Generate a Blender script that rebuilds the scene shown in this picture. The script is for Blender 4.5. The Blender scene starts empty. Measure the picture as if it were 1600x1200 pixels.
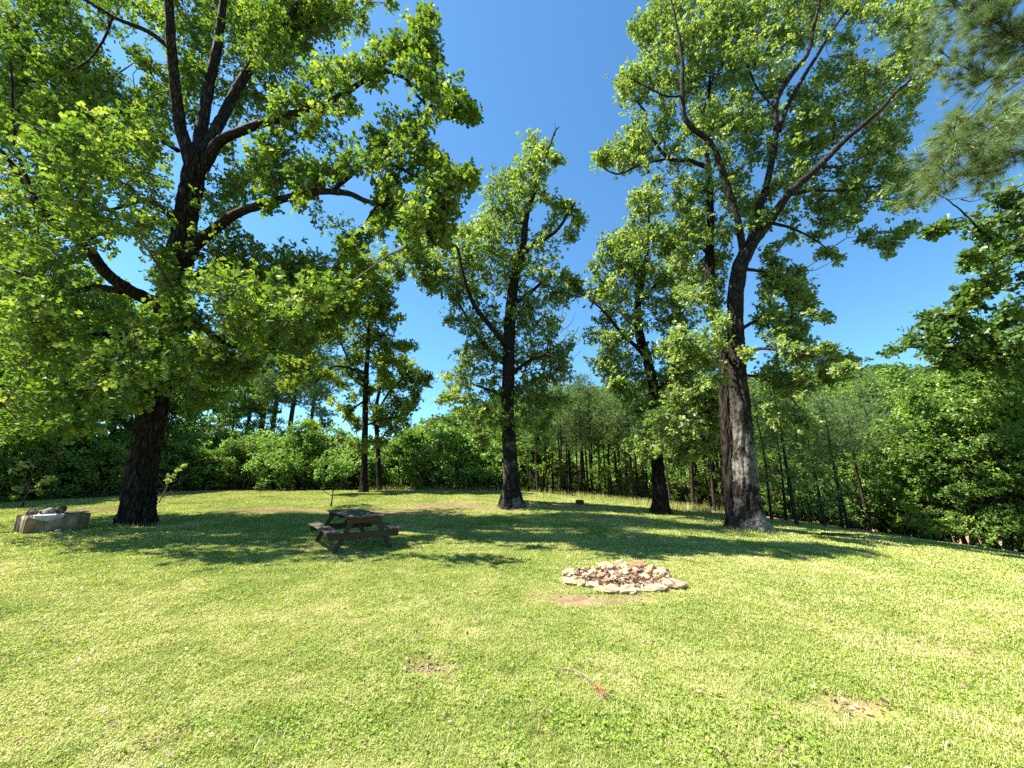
import bpy, bmesh, math, random
import numpy as np
from mathutils import Vector, Matrix, noise as mnoise

R = math.radians
sc = bpy.context.scene
COL = sc.collection
# ------------------------------------------------------------------ camera
F = 600.0                       # focal length in units of the 1600 px wide frame
TILT = R(13.7)
CAM_H = 1.6
cd = bpy.data.cameras.new('camera')
cd.sensor_width = 36.0
cd.lens = 36.0 * F / 1600.0
cd.clip_start = 0.05
cd.clip_end = 6000
cam = bpy.data.objects.new('camera', cd)
cam.location = (0, 0, CAM_H)
cam.rotation_euler = (R(90) + TILT, 0, 0)
COL.objects.link(cam)
sc.camera = cam
# ------------------------------------------------------------------ sun, sky, exposure
SUN_AZ = R(-89)                 # left of the view direction
SUN_EL = R(57)
w = bpy.data.worlds.new('World')
sc.world = w
w.use_nodes = True
wn = w.node_tree
for n in list(wn.nodes):
    wn.nodes.remove(n)
wo = wn.nodes.new('ShaderNodeOutputWorld')
bg = wn.nodes.new('ShaderNodeBackground')
sk = wn.nodes.new('ShaderNodeTexSky')
sk.sky_type = 'NISHITA'
sk.sun_disc = False
sk.sun_elevation = SUN_EL
sk.sun_rotation = SUN_AZ
sk.air_density = 1.1
sk.dust_density = 0.3
sk.ozone_density = 2.6
bg.inputs['Strength'].default_value = 0.059
hs = wn.nodes.new('ShaderNodeVectorMath')          # clear deep blue of this sky: red is low in it
hs.operation = 'MULTIPLY'
hs.inputs[1].default_value = (0.56, 0.92, 1.06)
wn.links.new(sk.outputs[0], hs.inputs[0])
wn.links.new(hs.outputs[0], bg.inputs[0])
wn.links.new(bg.outputs[0], wo.inputs[0])
sl = bpy.data.lights.new('sun', 'SUN')
sl.energy = 4.8
sl.angle = R(0.53)
sl.color = (1.0, 0.95, 0.86)
so = bpy.data.objects.new('sun', sl)
sd = Vector((math.sin(SUN_AZ) * math.cos(SUN_EL), math.cos(SUN_AZ) * math.cos(SUN_EL), math.sin(SUN_EL)))
so.rotation_euler = sd.to_track_quat('Z', 'Y').to_euler()
so.location = (0, 0, 60)
COL.objects.link(so)
sc.view_settings.view_transform = 'Standard'
sc.view_settings.look = 'None'
sc.view_settings.gamma = 1.0
sc.view_settings.exposure = 2.0
sc.cycles.max_bounces = 11
sc.cycles.diffuse_bounces = 6
sc.cycles.glossy_bounces = 2
sc.cycles.transmission_bounces = 7
sc.cycles.transparent_max_bounces = 4
sc.cycles.use_denoising = False
sc.cycles.caustics_reflective = False
sc.cycles.caustics_refractive = False

# ------------------------------------------------------------------ ground shape
def sstep(a, b, v):
    t = np.clip((v - a) / (b - a), 0, 1)
    return t * t * (3 - 2 * t)

def vnoise(x, y, seed=0):
    """smooth 2-D value noise in 0..1, vectorised"""
    x = np.asarray(x, float); y = np.asarray(y, float)
    xi = np.floor(x).astype(np.int64); yi = np.floor(y).astype(np.int64)
    fx = x - xi; fy = y - yi
    fx = fx * fx * (3 - 2 * fx); fy = fy * fy * (3 - 2 * fy)
    def h(a, b):
        n = (a * 374761393 + b * 668265263 + seed * 1442695041) & 0x7fffffff
        n = ((n ^ (n >> 13)) * 1274126177) & 0x7fffffff
        return ((n ^ (n >> 16)) & 0xffff) / 65535.0
    return (h(xi, yi) * (1 - fx) + h(xi + 1, yi) * fx) * (1 - fy) + (h(xi, yi + 1) * (1 - fx) + h(xi + 1, yi + 1) * fx) * fy

def ground_z(x, y):
    x = np.asarray(x, float); y = np.asarray(y, float)
    xr = np.maximum(0, x - 2.0)
    a = np.where(xr < 24, 0.0040 * xr * xr, 0.0040 * 24 * (2 * xr - 24))
    a = np.minimum(a, 6.0)
    z = -a
    z = z + 0.65 * sstep(15, 32, y) * (1 - sstep(-2, 9, x))
    z = z + 0.05 * (vnoise(x * 0.35 + 7, y * 0.35, 3) - 0.5) * sstep(2, 8, np.hypot(x, y))
    z = z + 0.02 * (vnoise(x * 1.3, y * 1.3, 5) - 0.5)
    return z

def gz(x, y):
    return float(ground_z(x, y))

ct, st_ = math.cos(TILT), math.sin(TILT)
def ray(px, py):
    u = (600.0 - py) / F
    return ((px - 800.0) / F, ct - u * st_, st_ + u * ct)

def P(px, py, d):
    """the point of the place at distance d (along +Y) that the photograph shows at this pixel"""
    r = ray(px, py)
    k = d / r[1]
    return np.array((r[0] * k, d, CAM_H + r[2] * k))

def G(px, py):
    """where that sight line meets the ground"""
    r = ray(px, py)
    t = 1.0
    while t < 200:
        if CAM_H + r[2] * t < gz(r[0] * t, r[1] * t):
            break
        t += 0.05
    return np.array((r[0] * t, r[1] * t, gz(r[0] * t, r[1] * t)))

def ground_at(px, d):
    x = (px - 800.0) / F / 1.045 * d
    return np.array((x, d, gz(x, d)))

# ------------------------------------------------------------------ object helpers
def tag(o, label=None, cat=None, group=None, kind=None):
    if label: o['label'] = label
    if cat: o['category'] = cat
    if group: o['group'] = group
    if kind: o['kind'] = kind
    return o

def empty(name, loc=(0, 0, 0), rz=0.0):
    o = bpy.data.objects.new(name, None)
    o.location = loc
    o.rotation_euler = (0, 0, rz)
    o.empty_display_size = 0.2
    COL.objects.link(o)
    return o

def copy_tree(o, parent=None):
    c = o.copy()
    COL.objects.link(c)
    if parent: c.parent = parent
    for ch in list(o.children):
        copy_tree(ch, c)
    return c

class MB:
    """collects numpy vertices and faces, becomes ONE mesh object"""
    def __init__(self):
        self.v = []; self.f = []; self.n = 0
    def add(self, V, faces, tint=None, mi=0, smooth=True):
        V = np.asarray(V, np.float32).reshape(-1, 3)
        faces = np.asarray(faces, np.int64)
        nf = len(faces)
        if nf == 0: return
        t = np.zeros(nf, np.float32) if tint is None else np.asarray(tint, np.float32)
        self.v.append(V)
        self.f.append((faces + self.n, t, np.full(nf, mi, np.int32), np.full(nf, smooth, bool)))
        self.n += len(V)
    def build(self, name, mats, parent=None, origin=None):
        V = np.concatenate(self.v)
        if origin is not None:
            V = V - np.asarray(origin, np.float32)
        me = bpy.data.meshes.new(name)
        me.vertices.add(len(V))
        me.vertices.foreach_set('co', V.ravel())
        li = np.concatenate([f[0].ravel() for f in self.f])
        lens = np.concatenate([np.full(len(f[0]), f[0].shape[1], np.int64) for f in self.f])
        starts = np.concatenate([[0], np.cumsum(lens)[:-1]])
        me.loops.add(len(li))
        me.loops.foreach_set('vertex_index', li.astype(np.int32))
        me.polygons.add(len(lens))
        me.polygons.foreach_set('loop_start', starts.astype(np.int32))
        me.polygons.foreach_set('material_index', np.concatenate([f[2] for f in self.f]))
        me.polygons.foreach_set('use_smooth', np.concatenate([f[3] for f in self.f]))
        me.update(calc_edges=True)
        a = me.attributes.new('tint', 'FLOAT', 'FACE')
        a.data.foreach_set('value', np.concatenate([f[1] for f in self.f]))
        for m in (mats if isinstance(mats, (list, tuple)) else [mats]):
            me.materials.append(m)
        o = bpy.data.objects.new(name, me)
        COL.objects.link(o)
        if parent: o.parent = parent
        return o

def norm(a):
    return a / (np.linalg.norm(a, axis=-1, keepdims=True) + 1e-9)

def catmull(pts, n):
    """smooth resample of control rows (any columns) to about n rows per span"""
    p = np.asarray(pts, float)
    p = np.vstack([2 * p[0] - p[1], p, 2 * p[-1] - p[-2]])
    out = []
    for i in range(1, len(p) - 2):
        t = np.linspace(0, 1, n, endpoint=False)[:, None]
        a, b, c, d = p[i - 1], p[i], p[i + 1], p[i + 2]
        out.append(0.5 * ((2 * b) + (c - a) * t + (2 * a - 5 * b + 4 * c - d) * t ** 2 + (3 * b - a - 3 * c + d) * t ** 3))
    out.append(p[-2][None])
    return np.vstack(out)

def tube(mb, pts, rad, seg=8, rough=0.0, seed=0, flare=0.0, mi=0, tint=0.0, lobes=5):
    """bark tube along pts; rough = furrow depth as share of the radius, flare = root spread at the first point"""
    pts = np.asarray(pts, float); rad = np.asarray(rad, float)
    n = len(pts)
    T = norm(np.gradient(pts, axis=0))
    ref = np.array((1.0, 0.13, 0.0))
    if abs(T[0] @ norm(ref)) > 0.9: ref = np.array((0.0, 0.0, 1.0))
    u = norm(ref - T[0] * (ref @ T[0]))
    rng = np.random.default_rng(seed)
    th = np.linspace(0, 2 * math.pi, seg, endpoint=False)
    ph = rng.uniform(0, 6.28, 12)
    L = np.concatenate([[0], np.cumsum(np.linalg.norm(np.diff(pts, axis=0), axis=1))])
    V = np.empty((n, seg, 3))
    for i in range(n):
        u = norm(u - T[i] * (u @ T[i]))
        v = np.cross(T[i], u)
        r = np.full(seg, rad[i])
        if rough:
            s = L[i] / max(rad[0], 0.05)
            k1, k2, k3 = 9, 14, 5
            f = (np.abs(np.sin(k1 * th * .5 + ph[0] + 1.2 * math.sin(s * .9 + ph[1]))) +
                 .7 * np.abs(np.sin(k2 * th * .5 + ph[2] + 1.5 * math.sin(s * 1.7 + ph[3]))) +
                 .6 * np.sin(k3 * th + ph[4] + s * .7) * math.sin(s * 2.3 + ph[5]))
            r = r * (1 + rough * (f - 1.0) + rough * .8 * (rng.random(seg) - .5))
        if flare:
            h = L[i]
            q = math.exp(-h / (rad[0] * 0.9))
            r = r * (1 + flare * q * (0.45 + 0.55 * np.abs(np.sin(lobes * .5 * th + ph[6])) + .25 * np.sin(2 * th + ph[7])))
        V[i] = pts[i] + np.outer(np.cos(th) * r, u) + np.outer(np.sin(th) * r, v)
    idx = np.arange(n * seg).reshape(n, seg)
    a = idx[:-1]; b = np.roll(a, -1, 1); c = np.roll(idx[1:], -1, 1); d = idx[1:]
    Q = np.stack([a, b, c, d], -1).reshape(-1, 4)
    mb.add(V.reshape(-1, 3), Q, np.full(len(Q), tint), mi)
    mb.add(V[-1], [list(range(seg))], [tint], mi, False)

def tubes3(mb, A, M, B, ra, rb, mi=0):
    """many three-sided bent twigs at once"""
    A = np.asarray(A, float).reshape(-1, 3); n = len(A)
    if n == 0: return
    ra = np.broadcast_to(ra, n); rb = np.broadcast_to(rb, n)
    t = norm(B - A)
    ref = np.where(np.abs(t[:, 2:3]) > 0.9, np.array([[1.0, 0, 0]]), np.array([[0, 0, 1.0]]))
    u = norm(np.cross(t, ref)); v = np.cross(t, u)
    V = np.empty((n, 3, 3, 3))
    for j, (p, r) in enumerate(((A, ra), (M, (ra + rb) / 2), (B, rb))):
        for k in range(3):
            a = k * 2.0944
            V[:, j, k] = p + (u * math.cos(a) + v * math.sin(a)) * r[:, None]
    base = (np.arange(n) * 9)[:, None, None]
    q = []
    for j in range(2):
        for k in range(3):
            q.append([j * 3 + k, j * 3 + (k + 1) % 3, j * 3 + 3 + (k + 1) % 3, j * 3 + 3 + k])
    Q = (base + np.array(q)[None]).reshape(-1, 4)
    mb.add(V.reshape(-1, 3), Q, None, mi)

def leaves(mb, pos, dirv, nrm, size, tint, mi=0, wide=0.36):
    """folded oak-like leaves: six vertices, two faces each"""
    n = len(pos)
    if n == 0: return
    t = norm(dirv); nn = norm(nrm - t * np.sum(nrm * t, 1, keepdims=True)); s = np.cross(t, nn)
    L = np.asarray(size)[:, None]
    V = np.empty((n, 6, 3))
    V[:, 0] = pos
    V[:, 1] = pos + L * (.34 * t + wide * .72 * s + .07 * nn)
    V[:, 2] = pos + L * (.78 * t + wide * 1.05 * s + .05 * nn)
    V[:, 3] = pos + L * (1.0 * t - .10 * nn)
    V[:, 4] = pos + L * (.74 * t - wide * 1.05 * s + .06 * nn)
    V[:, 5] = pos + L * (.30 * t - wide * .72 * s + .08 * nn)
    b = (np.arange(n) * 6)[:, None, None]
    Q = (b + np.array([[0, 1, 2, 3], [0, 3, 4, 5]])[None]).reshape(-1, 4)
    mb.add(V.reshape(-1, 3), Q, np.repeat(tint, 2), mi, False)

def lobed_leaves(mb, pos, dirv, nrm, size, tint, mi=0):
    """oak leaves with two side lobes, folded along the midrib: eight vertices, two faces each"""
    n = len(pos)
    if n == 0: return
    t = norm(dirv); nn = norm(nrm - t * np.sum(nrm * t, 1, keepdims=True)); s = np.cross(t, nn)
    L = np.asarray(size)[:, None]
    V = np.empty((n, 8, 3))
    V[:, 0] = pos
    for k, (a, w_, h_) in enumerate(((.30, .30, .07), (.44, .13, .02), (.72, .40, .05))):
        V[:, 1 + k] = pos + L * (a * t + w_ * s + h_ * nn)
        V[:, 5 + k] = pos + L * ((a - .03) * t - w_ * s + h_ * nn)
    V[:, 4] = pos + L * (1.0 * t - .10 * nn)
    b = (np.arange(n) * 8)[:, None, None]
    Q = (b + np.array([[0, 1, 2, 3, 4], [0, 4, 7, 6, 5]])[None]).reshape(-1, 5)
    mb.add(V.reshape(-1, 3), Q, np.repeat(tint, 2), mi, False)

def rand_unit(rng, n):
    return norm(rng.normal(size=(n, 3)))

def grow_crown(mb, C, Rr, S, rng, leaf=0.12, cov=2.0, subs=6, twig=0.012, flat=0.8, leaf_mi=0, bark_mi=1,
               bias=0.0, twigs_on=True, per=6, spread=0.85, lobed=False):
    """leaf sprays on clumps C (radii Rr), each clump joined by a branchlet to the nearest wood in S"""
    C = np.asarray(C, float); Rr = np.asarray(Rr, float)
    m = len(C)
    S = np.asarray(S, float)
    if twigs_on:
        d0 = np.array([np.min(np.linalg.norm(S - c, axis=1)) for c in C])
        A, Mi, B, r0, r1 = [], [], [], [], []
        pts = [S]
        cur = S
        for i in np.argsort(d0):
            dist = np.linalg.norm(cur - C[i], axis=1) + 0.35 * np.maximum(0, cur[:, 2] - C[i, 2])
            j = int(np.argmin(dist))
            a = cur[j]; b = C[i]
            L = np.linalg.norm(b - a)
            if L < 0.03: continue
            mid = (a + b) / 2 + rng.normal(size=3) * L * .10 + np.array((0, 0, L * .07))
            A.append(a); Mi.append(mid); B.append(b)
            r0.append(min(.010 + .014 * L, .045) * (twig / .012)); r1.append(.008 * twig / .012)
            tt = np.array([.35, .6, .85, 1.0])[:, None]
            new = (1 - tt) ** 2 * a + 2 * tt * (1 - tt) * (2 * mid - (a + b) / 2) + tt ** 2 * b
            cur = np.vstack([cur, new])
        if A:
            tubes3(mb, np.array(A), np.array(Mi), np.array(B), np.array(r0), np.array(r1), bark_mi)
    # sub clumps
    ci = np.repeat(np.arange(m), subs)
    off = rand_unit(rng, m * subs) * (rng.random((m * subs, 1)) ** .45) * spread
    off[:, 2] *= flat
    sub = C[ci] + off * Rr[ci][:, None]
    sr = Rr[ci] * rng.uniform(.38, .72, m * subs)
    stint = rng.normal(0, .15, m)[ci] + rng.normal(0, .08, m * subs)
    if twigs_on:
        mid = (C[ci] + sub) / 2 + rng.normal(size=sub.shape) * Rr[ci][:, None] * .07
        tubes3(mb, C[ci], mid, sub, twig * .75, twig * .35, bark_mi)
    dens = rng.choice((.35, .7, 1.1, 1.7), m)[ci] * rng.uniform(.6, 1.4, m * subs)
    nl = cov * dens * math.pi * sr ** 2 / (leaf * leaf * .5)
    ns = np.maximum(1, np.round(nl / per + rng.random(len(nl)) - .5)).astype(int)
    si = np.repeat(np.arange(len(sub)), ns)
    u = rand_unit(rng, len(si)); u[:, 2] *= flat
    sp = sub[si] + u * (rng.random((len(si), 1)) ** .5) * sr[si][:, None]
    sdir = norm(sp - sub[si] + rng.normal(size=sp.shape) * sr[si][:, None] * .3 + np.array((0, 0, .12)) * sr[si][:, None])
    if twigs_on:
        pick = rng.random(len(si)) < .45
        tubes3(mb, sub[si][pick], (sub[si][pick] + sp[pick]) / 2 + rng.normal(size=(pick.sum(), 3)) * .02, sp[pick], twig * .35, twig * .2, bark_mi)
    li = np.repeat(np.arange(len(sp)), per)
    n = len(li)
    pos = sp[li] + sdir[li] * (rng.random((n, 1)) - .6) * leaf * 1.0 + rng.normal(size=(n, 3)) * leaf * .25
    dv = norm(sdir[li] * .55 + rand_unit(rng, n) * .9 + np.array((0, 0, -.1)))
    nv = norm(np.array((-.25, 0, .75)) + rand_unit(rng, n) * .75)
    tint = np.clip(.5 + bias + stint[si][li] + rng.normal(0, .12, n), 0, 1)
    (lobed_leaves if lobed else leaves)(mb, pos, dv, nv, leaf * rng.uniform(.6, 1.3, n), tint, leaf_mi)

# ------------------------------------------------------------------ materials
def mat(name):
    m = bpy.data.materials.new(name)
    m.use_nodes = True
    nt = m.node_tree
    for n in list(nt.nodes): nt.nodes.remove(n)
    out = nt.nodes.new('ShaderNodeOutputMaterial')
    return m, nt, out

def node(nt, t, **kw):
    n = nt.nodes.new(t)
    for k, v in kw.items():
        if k.startswith('_'):
            setattr(n, k[1:], v)
        else:
            n.inputs[k.replace('__', ' ')].default_value = v
    return n

def ramp(nt, stops, fac, interp='LINEAR'):
    r = nt.nodes.new('ShaderNodeValToRGB')
    r.color_ramp.interpolation = interp
    e = r.color_ramp.elements
    while len(e) > 1: e.remove(e[-1])
    e[0].position = stops[0][0]; e[0].color = (*stops[0][1], 1)
    for p, c in stops[1:]:
        q = e.new(p); q.color = (*c, 1)
    nt.links.new(fac, r.inputs[0])
    return r.outputs[0]

def leaf_mat(name, stops, trans=0.42, tmul=(1.25, 1.3, .5), gloss=.025, rough=.45):
    m, nt, out = mat(name)
    at = node(nt, 'ShaderNodeAttribute', _attribute_name='tint')
    c = ramp(nt, stops, at.outputs['Fac'])
    d = node(nt, 'ShaderNodeBsdfDiffuse'); nt.links.new(c, d.inputs['Color'])
    tc = node(nt, 'ShaderNodeVectorMath', _operation='MULTIPLY'); tc.inputs[1].default_value = tmul
    nt.links.new(c, tc.inputs[0])
    t = node(nt, 'ShaderNodeBsdfTranslucent'); nt.links.new(tc.outputs[0], t.inputs['Color'])
    mx = node(nt, 'ShaderNodeMixShader'); mx.inputs[0].default_value = trans
    nt.links.new(d.outputs[0], mx.inputs[1]); nt.links.new(t.outputs[0], mx.inputs[2])
    if gloss:
        g = node(nt, 'ShaderNodeBsdfGlossy', Roughness=rough)
        m2 = node(nt, 'ShaderNodeMixShader'); m2.inputs[0].default_value = gloss
        nt.links.new(mx.outputs[0], m2.inputs[1]); nt.links.new(g.outputs[0], m2.inputs[2])
        mx = m2
    nt.links.new(mx.outputs[0], out.inputs[0])
    return m

def bark_mat(name, dark, light, scale=9.0, stretch=0.16, bump=.6, lichen=None, lich_amt=.5, zfade=None):
    m, nt, out = mat(name)
    tc = node(nt, 'ShaderNodeTexCoord')
    mp = node(nt, 'ShaderNodeMapping'); mp.inputs['Scale'].default_value = (scale, scale, scale * stretch)
    nt.links.new(tc.outputs['Object'], mp.inputs['Vector'])
    n1 = node(nt, 'ShaderNodeTexNoise', Scale=1.6, Detail=6.0, Roughness=.65); nt.links.new(mp.outputs[0], n1.inputs['Vector'])
    vo = node(nt, 'ShaderNodeTexVoronoi', Scale=1.9, _feature='DISTANCE_TO_EDGE')
    mixv = node(nt, 'ShaderNodeMix', _data_type='VECTOR'); mixv.inputs[0].default_value = .35
    nt.links.new(mp.outputs[0], mixv.inputs[4]); nt.links.new(n1.outputs['Color'], mixv.inputs[5])
    nt.links.new(mixv.outputs[1], vo.inputs['Vector'])
    mul = node(nt, 'ShaderNodeMath', _operation='MULTIPLY'); mul.inputs[1].default_value = 2.2; mul.use_clamp = True
    nt.links.new(vo.outputs['Distance'], mul.inputs[0])
    av = node(nt, 'ShaderNodeMath', _operation='MULTIPLY'); nt.links.new(mul.outputs[0], av.inputs[0]); nt.links.new(n1.outputs['Fac'], av.inputs[1])
    c = ramp(nt, [(.08, dark), (.45, light)], av.outputs[0])
    if lichen:
        n2 = node(nt, 'ShaderNodeTexNoise', Scale=1.1, Detail=7.0, Roughness=.7); nt.links.new(tc.outputs['Object'], n2.inputs['Vector'])
        f = ramp(nt, [(.62 - lich_amt * .3, (0, 0, 0)), (.70 - lich_amt * .2, (1, 1, 1))], n2.outputs['Fac'])
        if zfade:
            sx = node(nt, 'ShaderNodeSeparateXYZ'); nt.links.new(tc.outputs['Object'], sx.inputs[0])
            mr = node(nt, 'ShaderNodeMapRange'); mr.inputs['From Min'].default_value = zfade[0]; mr.inputs['From Max'].default_value = zfade[1]
            mr.inputs['To Min'].default_value = 1; mr.inputs['To Max'].default_value = 0
            nt.links.new(sx.outputs[2], mr.inputs['Value'])
            mm = node(nt, 'ShaderNodeMath', _operation='MULTIPLY'); nt.links.new(f, mm.inputs[0]); nt.links.new(mr.outputs[0], mm.inputs[1])
            f = mm.outputs[0]
        mc = node(nt, 'ShaderNodeMix', _data_type='RGBA'); nt.links.new(f, mc.inputs[0]); nt.links.new(c, mc.inputs[6]); mc.inputs[7].default_value = (*lichen, 1)
        c = mc.outputs[2]
    b = node(nt, 'ShaderNodeBsdfPrincipled', Roughness=.9)
    b.inputs['Specular IOR Level'].default_value = .15
    nt.links.new(c, b.inputs['Base Color'])
    bp = node(nt, 'ShaderNodeBump', Strength=bump, Distance=.03); nt.links.new(av.outputs[0], bp.inputs['Height'])
    nt.links.new(bp.outputs[0], b.inputs['Normal'])
    nt.links.new(b.outputs[0], out.inputs[0])
    return m

def rough_mat(name, stops, scale=6.0, detail=8.0, rough=.9, bump=.3, stretch=(1, 1, 1), spec=.2, dist=.02):
    m, nt, out = mat(name)
    tc = node(nt, 'ShaderNodeTexCoord')
    mp = node(nt, 'ShaderNodeMapping'); mp.inputs['Scale'].default_value = stretch
    nt.links.new(tc.outputs['Object'], mp.inputs['Vector'])
    n1 = node(nt, 'ShaderNodeTexNoise', Scale=scale, Detail=detail, Roughness=.65); nt.links.new(mp.outputs[0], n1.inputs['Vector'])
    c = ramp(nt, stops, n1.outputs['Fac'])
    b = node(nt, 'ShaderNodeBsdfPrincipled', Roughness=rough); b.inputs['Specular IOR Level'].default_value = spec
    nt.links.new(c, b.inputs['Base Color'])
    bp = node(nt, 'ShaderNodeBump', Strength=bump, Distance=dist); nt.links.new(n1.outputs['Fac'], bp.inputs['Height'])
    nt.links.new(bp.outputs[0], b.inputs['Normal']); nt.links.new(b.outputs[0], out.inputs[0])
    return m

M = {}
M['oak_leaf'] = leaf_mat('oak_leaf', [(0, (.045, .088, .016)), (.4, (.086, .155, .026)), (.7, (.165, .24, .045)), (1, (.31, .37, .09))], trans=.40)
M['oak_leaf_pale'] = leaf_mat('oak_leaf_pale', [(0, (.075, .120, .032)), (.4, (.150, .225, .054)), (.7, (.25, .335, .095)), (1, (.42, .49, .19))], trans=.45, gloss=.035)
M['oak_leaf_yellow'] = leaf_mat('oak_leaf_yellow', [(0, (.07, .115, .016)), (.4, (.125, .20, .028)), (.7, (.20, .27, .038)), (1, (.34, .35, .05))], trans=.45)
M['wood_leaf'] = leaf_mat('wood_leaf', [(0, (.048, .105, .020)), (.45, (.115, .205, .038)), (.75, (.20, .31, .055)), (1, (.32, .42, .10))], trans=.45)
M['wood_leaf_light'] = leaf_mat('wood_leaf_light', [(0, (.065, .13, .020)), (.45, (.15, .255, .040)), (.75, (.23, .34, .06)), (1, (.34, .44, .09))], trans=.42)
M['shrub_leaf'] = leaf_mat('shrub_leaf', [(0, (.065, .14, .034)), (.45, (.145, .26, .055)), (.75, (.20, .33, .085)), (1, (.30, .42, .14))], trans=.38)
M['needle'] = leaf_mat('needle', [(0, (.075, .125, .042)), (.5, (.150, .250, .066)), (1, (.26, .37, .12))], trans=.30, tmul=(1.1, 1.15, .7), gloss=.04)
M['needle_near'] = leaf_mat('needle_near', [(0, (.065, .110, .040)), (.5, (.145, .215, .075)), (1, (.25, .31, .12))], trans=.30, tmul=(1.1, 1.15, .7), gloss=.05)
M['hill_leaf'] = leaf_mat('hill_leaf', [(0, (.045, .085, .036)), (.5, (.095, .160, .050)), (1, (.19, .26, .075))], trans=.25, gloss=0)
M['bark_oak'] = bark_mat('bark_oak', (.007, .005, .004), (.060, .043, .030), 9, .16, .9)
M['bark_pale'] = bark_mat('bark_pale', (.011, .008, .0065), (.062, .050, .039), 10, .2, .9, lichen=(.20, .185, .155), lich_amt=.5, zfade=(2.2, 5.5))
M['bark_grey'] = bark_mat('bark_grey', (.010, .008, .0065), (.056, .045, .035), 12, .2, .8, lichen=(.17, .155, .13), lich_amt=.35, zfade=(2.0, 5))
M['bark_pine'] = bark_mat('bark_pine', (.02, .015, .012), (.10, .075, .058), 11, .3, .5)
M['twig'] = rough_mat('twig', [(.3, (.035, .026, .02)), (.7, (.09, .07, .052))], 20)
M['bare_twig'] = rough_mat('bare_twig', [(.3, (.14, .11, .085)), (.7, (.27, .22, .18))], 20)
M['litter'] = leaf_mat('litter', [(0, (.05, .028, .018)), (.45, (.16, .095, .058)), (1, (.42, .30, .20))], trans=.15, tmul=(1, 1, .8), gloss=.04)

def grass_mat():
    m, nt, out = mat('grass_blades')
    at = node(nt, 'ShaderNodeAttribute', _attribute_name='tint')
    c = ramp(nt, [(0, (.072, .125, .018)), (.3, (.185, .268, .030)), (.55, (.325, .385, .072)), (.75, (.46, .45, .16)), (1, (.62, .52, .31))], at.outputs['Fac'])
    d = node(nt, 'ShaderNodeBsdfDiffuse'); nt.links.new(c, d.inputs['Color'])
    tc = node(nt, 'ShaderNodeVectorMath', _operation='MULTIPLY'); tc.inputs[1].default_value = (1.1, 1.15, .55); nt.links.new(c, tc.inputs[0])
    t = node(nt, 'ShaderNodeBsdfTranslucent'); nt.links.new(tc.outputs[0], t.inputs['Color'])
    mx = node(nt, 'ShaderNodeMixShader'); mx.inputs[0].default_value = .35
    nt.links.new(d.outputs[0], mx.inputs[1]); nt.links.new(t.outputs[0], mx.inputs[2])
    g = node(nt, 'ShaderNodeBsdfGlossy', Roughness=.5)
    m2 = node(nt, 'ShaderNodeMixShader'); m2.inputs[0].default_value = .05
    nt.links.new(mx.outputs[0], m2.inputs[1]); nt.links.new(g.outputs[0], m2.inputs[2])
    nt.links.new(m2.outputs[0], out.inputs[0])
    return m
M['grass'] = grass_mat()

# worn / brown places in the lawn: centre (found from the photograph), radii, strength
PATCH = []     # (x, y, half width, half depth, strength)
def patch(px, py, rx, ry, s=1.0):
    g = G(px, py); PATCH.append((g[0], g[1], rx, ry, s))
patch(912, 939, .66, .30, 1.0)
patch(985, 937, .42, .18, .8)
patch(868, 925, .5, .3, .45)
patch(665, 1047, .26, .16, .8)
patch(1335, 1112, .30, .16, .8)
patch(1290, 1115, .2, .14, .5)
patch(1490, 1018, .45, .25, .45)
patch(265, 1165, .22, .12, .4)
patch(590, 801, 3.4, 1.1, .8)
patch(430, 798, 2.8, 1.0, .95)
patch(710, 791, 2.8, 1.4, .8)
patch(885, 789, 2.4, 1.1, 1.0)
patch(950, 809, 1.9, .7, .95)
patch(1050, 800, 1.6, .6, .7)
patch(150, 796, 2.0, .8, .8)
patch(620, 826, 1.0, .5, .6)
patch(800, 797, 1.5, .9, .5)
patch(505, 856, .5, .3, .8)
patch(545, 866, .6, .25, .6)
patch(20, 793, 2.4, .5, .5)
patch(140, 850, .6, .3, .5)
patch(1010, 845, 1.4, .5, .35)
patch(1480, 985, .8, .4, .25)
patch(150, 930, .8, .4, .25)

for bx_, by_ in ((213, 820), (800, 793), (1032, 803), (1165, 826)):
    patch(bx_, by_, 1.15, 1.0, .85)

# lawn edge: distance at which the lawn ends, by bearing x/y
EDGE_PX = np.array([-300, 0, 200, 400, 570, 800, 900, 1000, 1060, 1190, 1300, 1450, 1600, 1900])
EDGE_D = np.array([17., 21.5, 25, 29, 31, 31, 30, 27, 24, 21, 19.5, 18, 16.5, 14])
EDGE_B = (EDGE_PX - 800) / F / 1.045
def edge_d(b):
    return np.interp(b, EDGE_B, EDGE_D)

def wear(x, y):
    """0..1, how bare and brown the lawn is here"""
    x = np.asarray(x, float); y = np.asarray(y, float)
    wv = np.zeros_like(x)
    for cx, cy, rx, ry, s in PATCH:
        d = np.hypot((x - cx) / rx, (y - cy) / ry)
        wv = np.maximum(wv, s * (1 - sstep(.45, 1.25, d + .7 * (vnoise(x * 2.5 / max(rx, .4), y * 3.5 / max(ry, .3), 11) - .5))))
    b = x / np.maximum(y, .5)
    e = edge_d(b)
    wv = np.maximum(wv, .9 * sstep(-1.2, .8, y - e + 1.5 * (vnoise(x * .9, y * .9, 12) - .5)) * sstep(.15, .45, b))
    wv = np.maximum(wv, .95 * sstep(.3, 2.0, y - e))
    return np.clip(wv, 0, 1)

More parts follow.
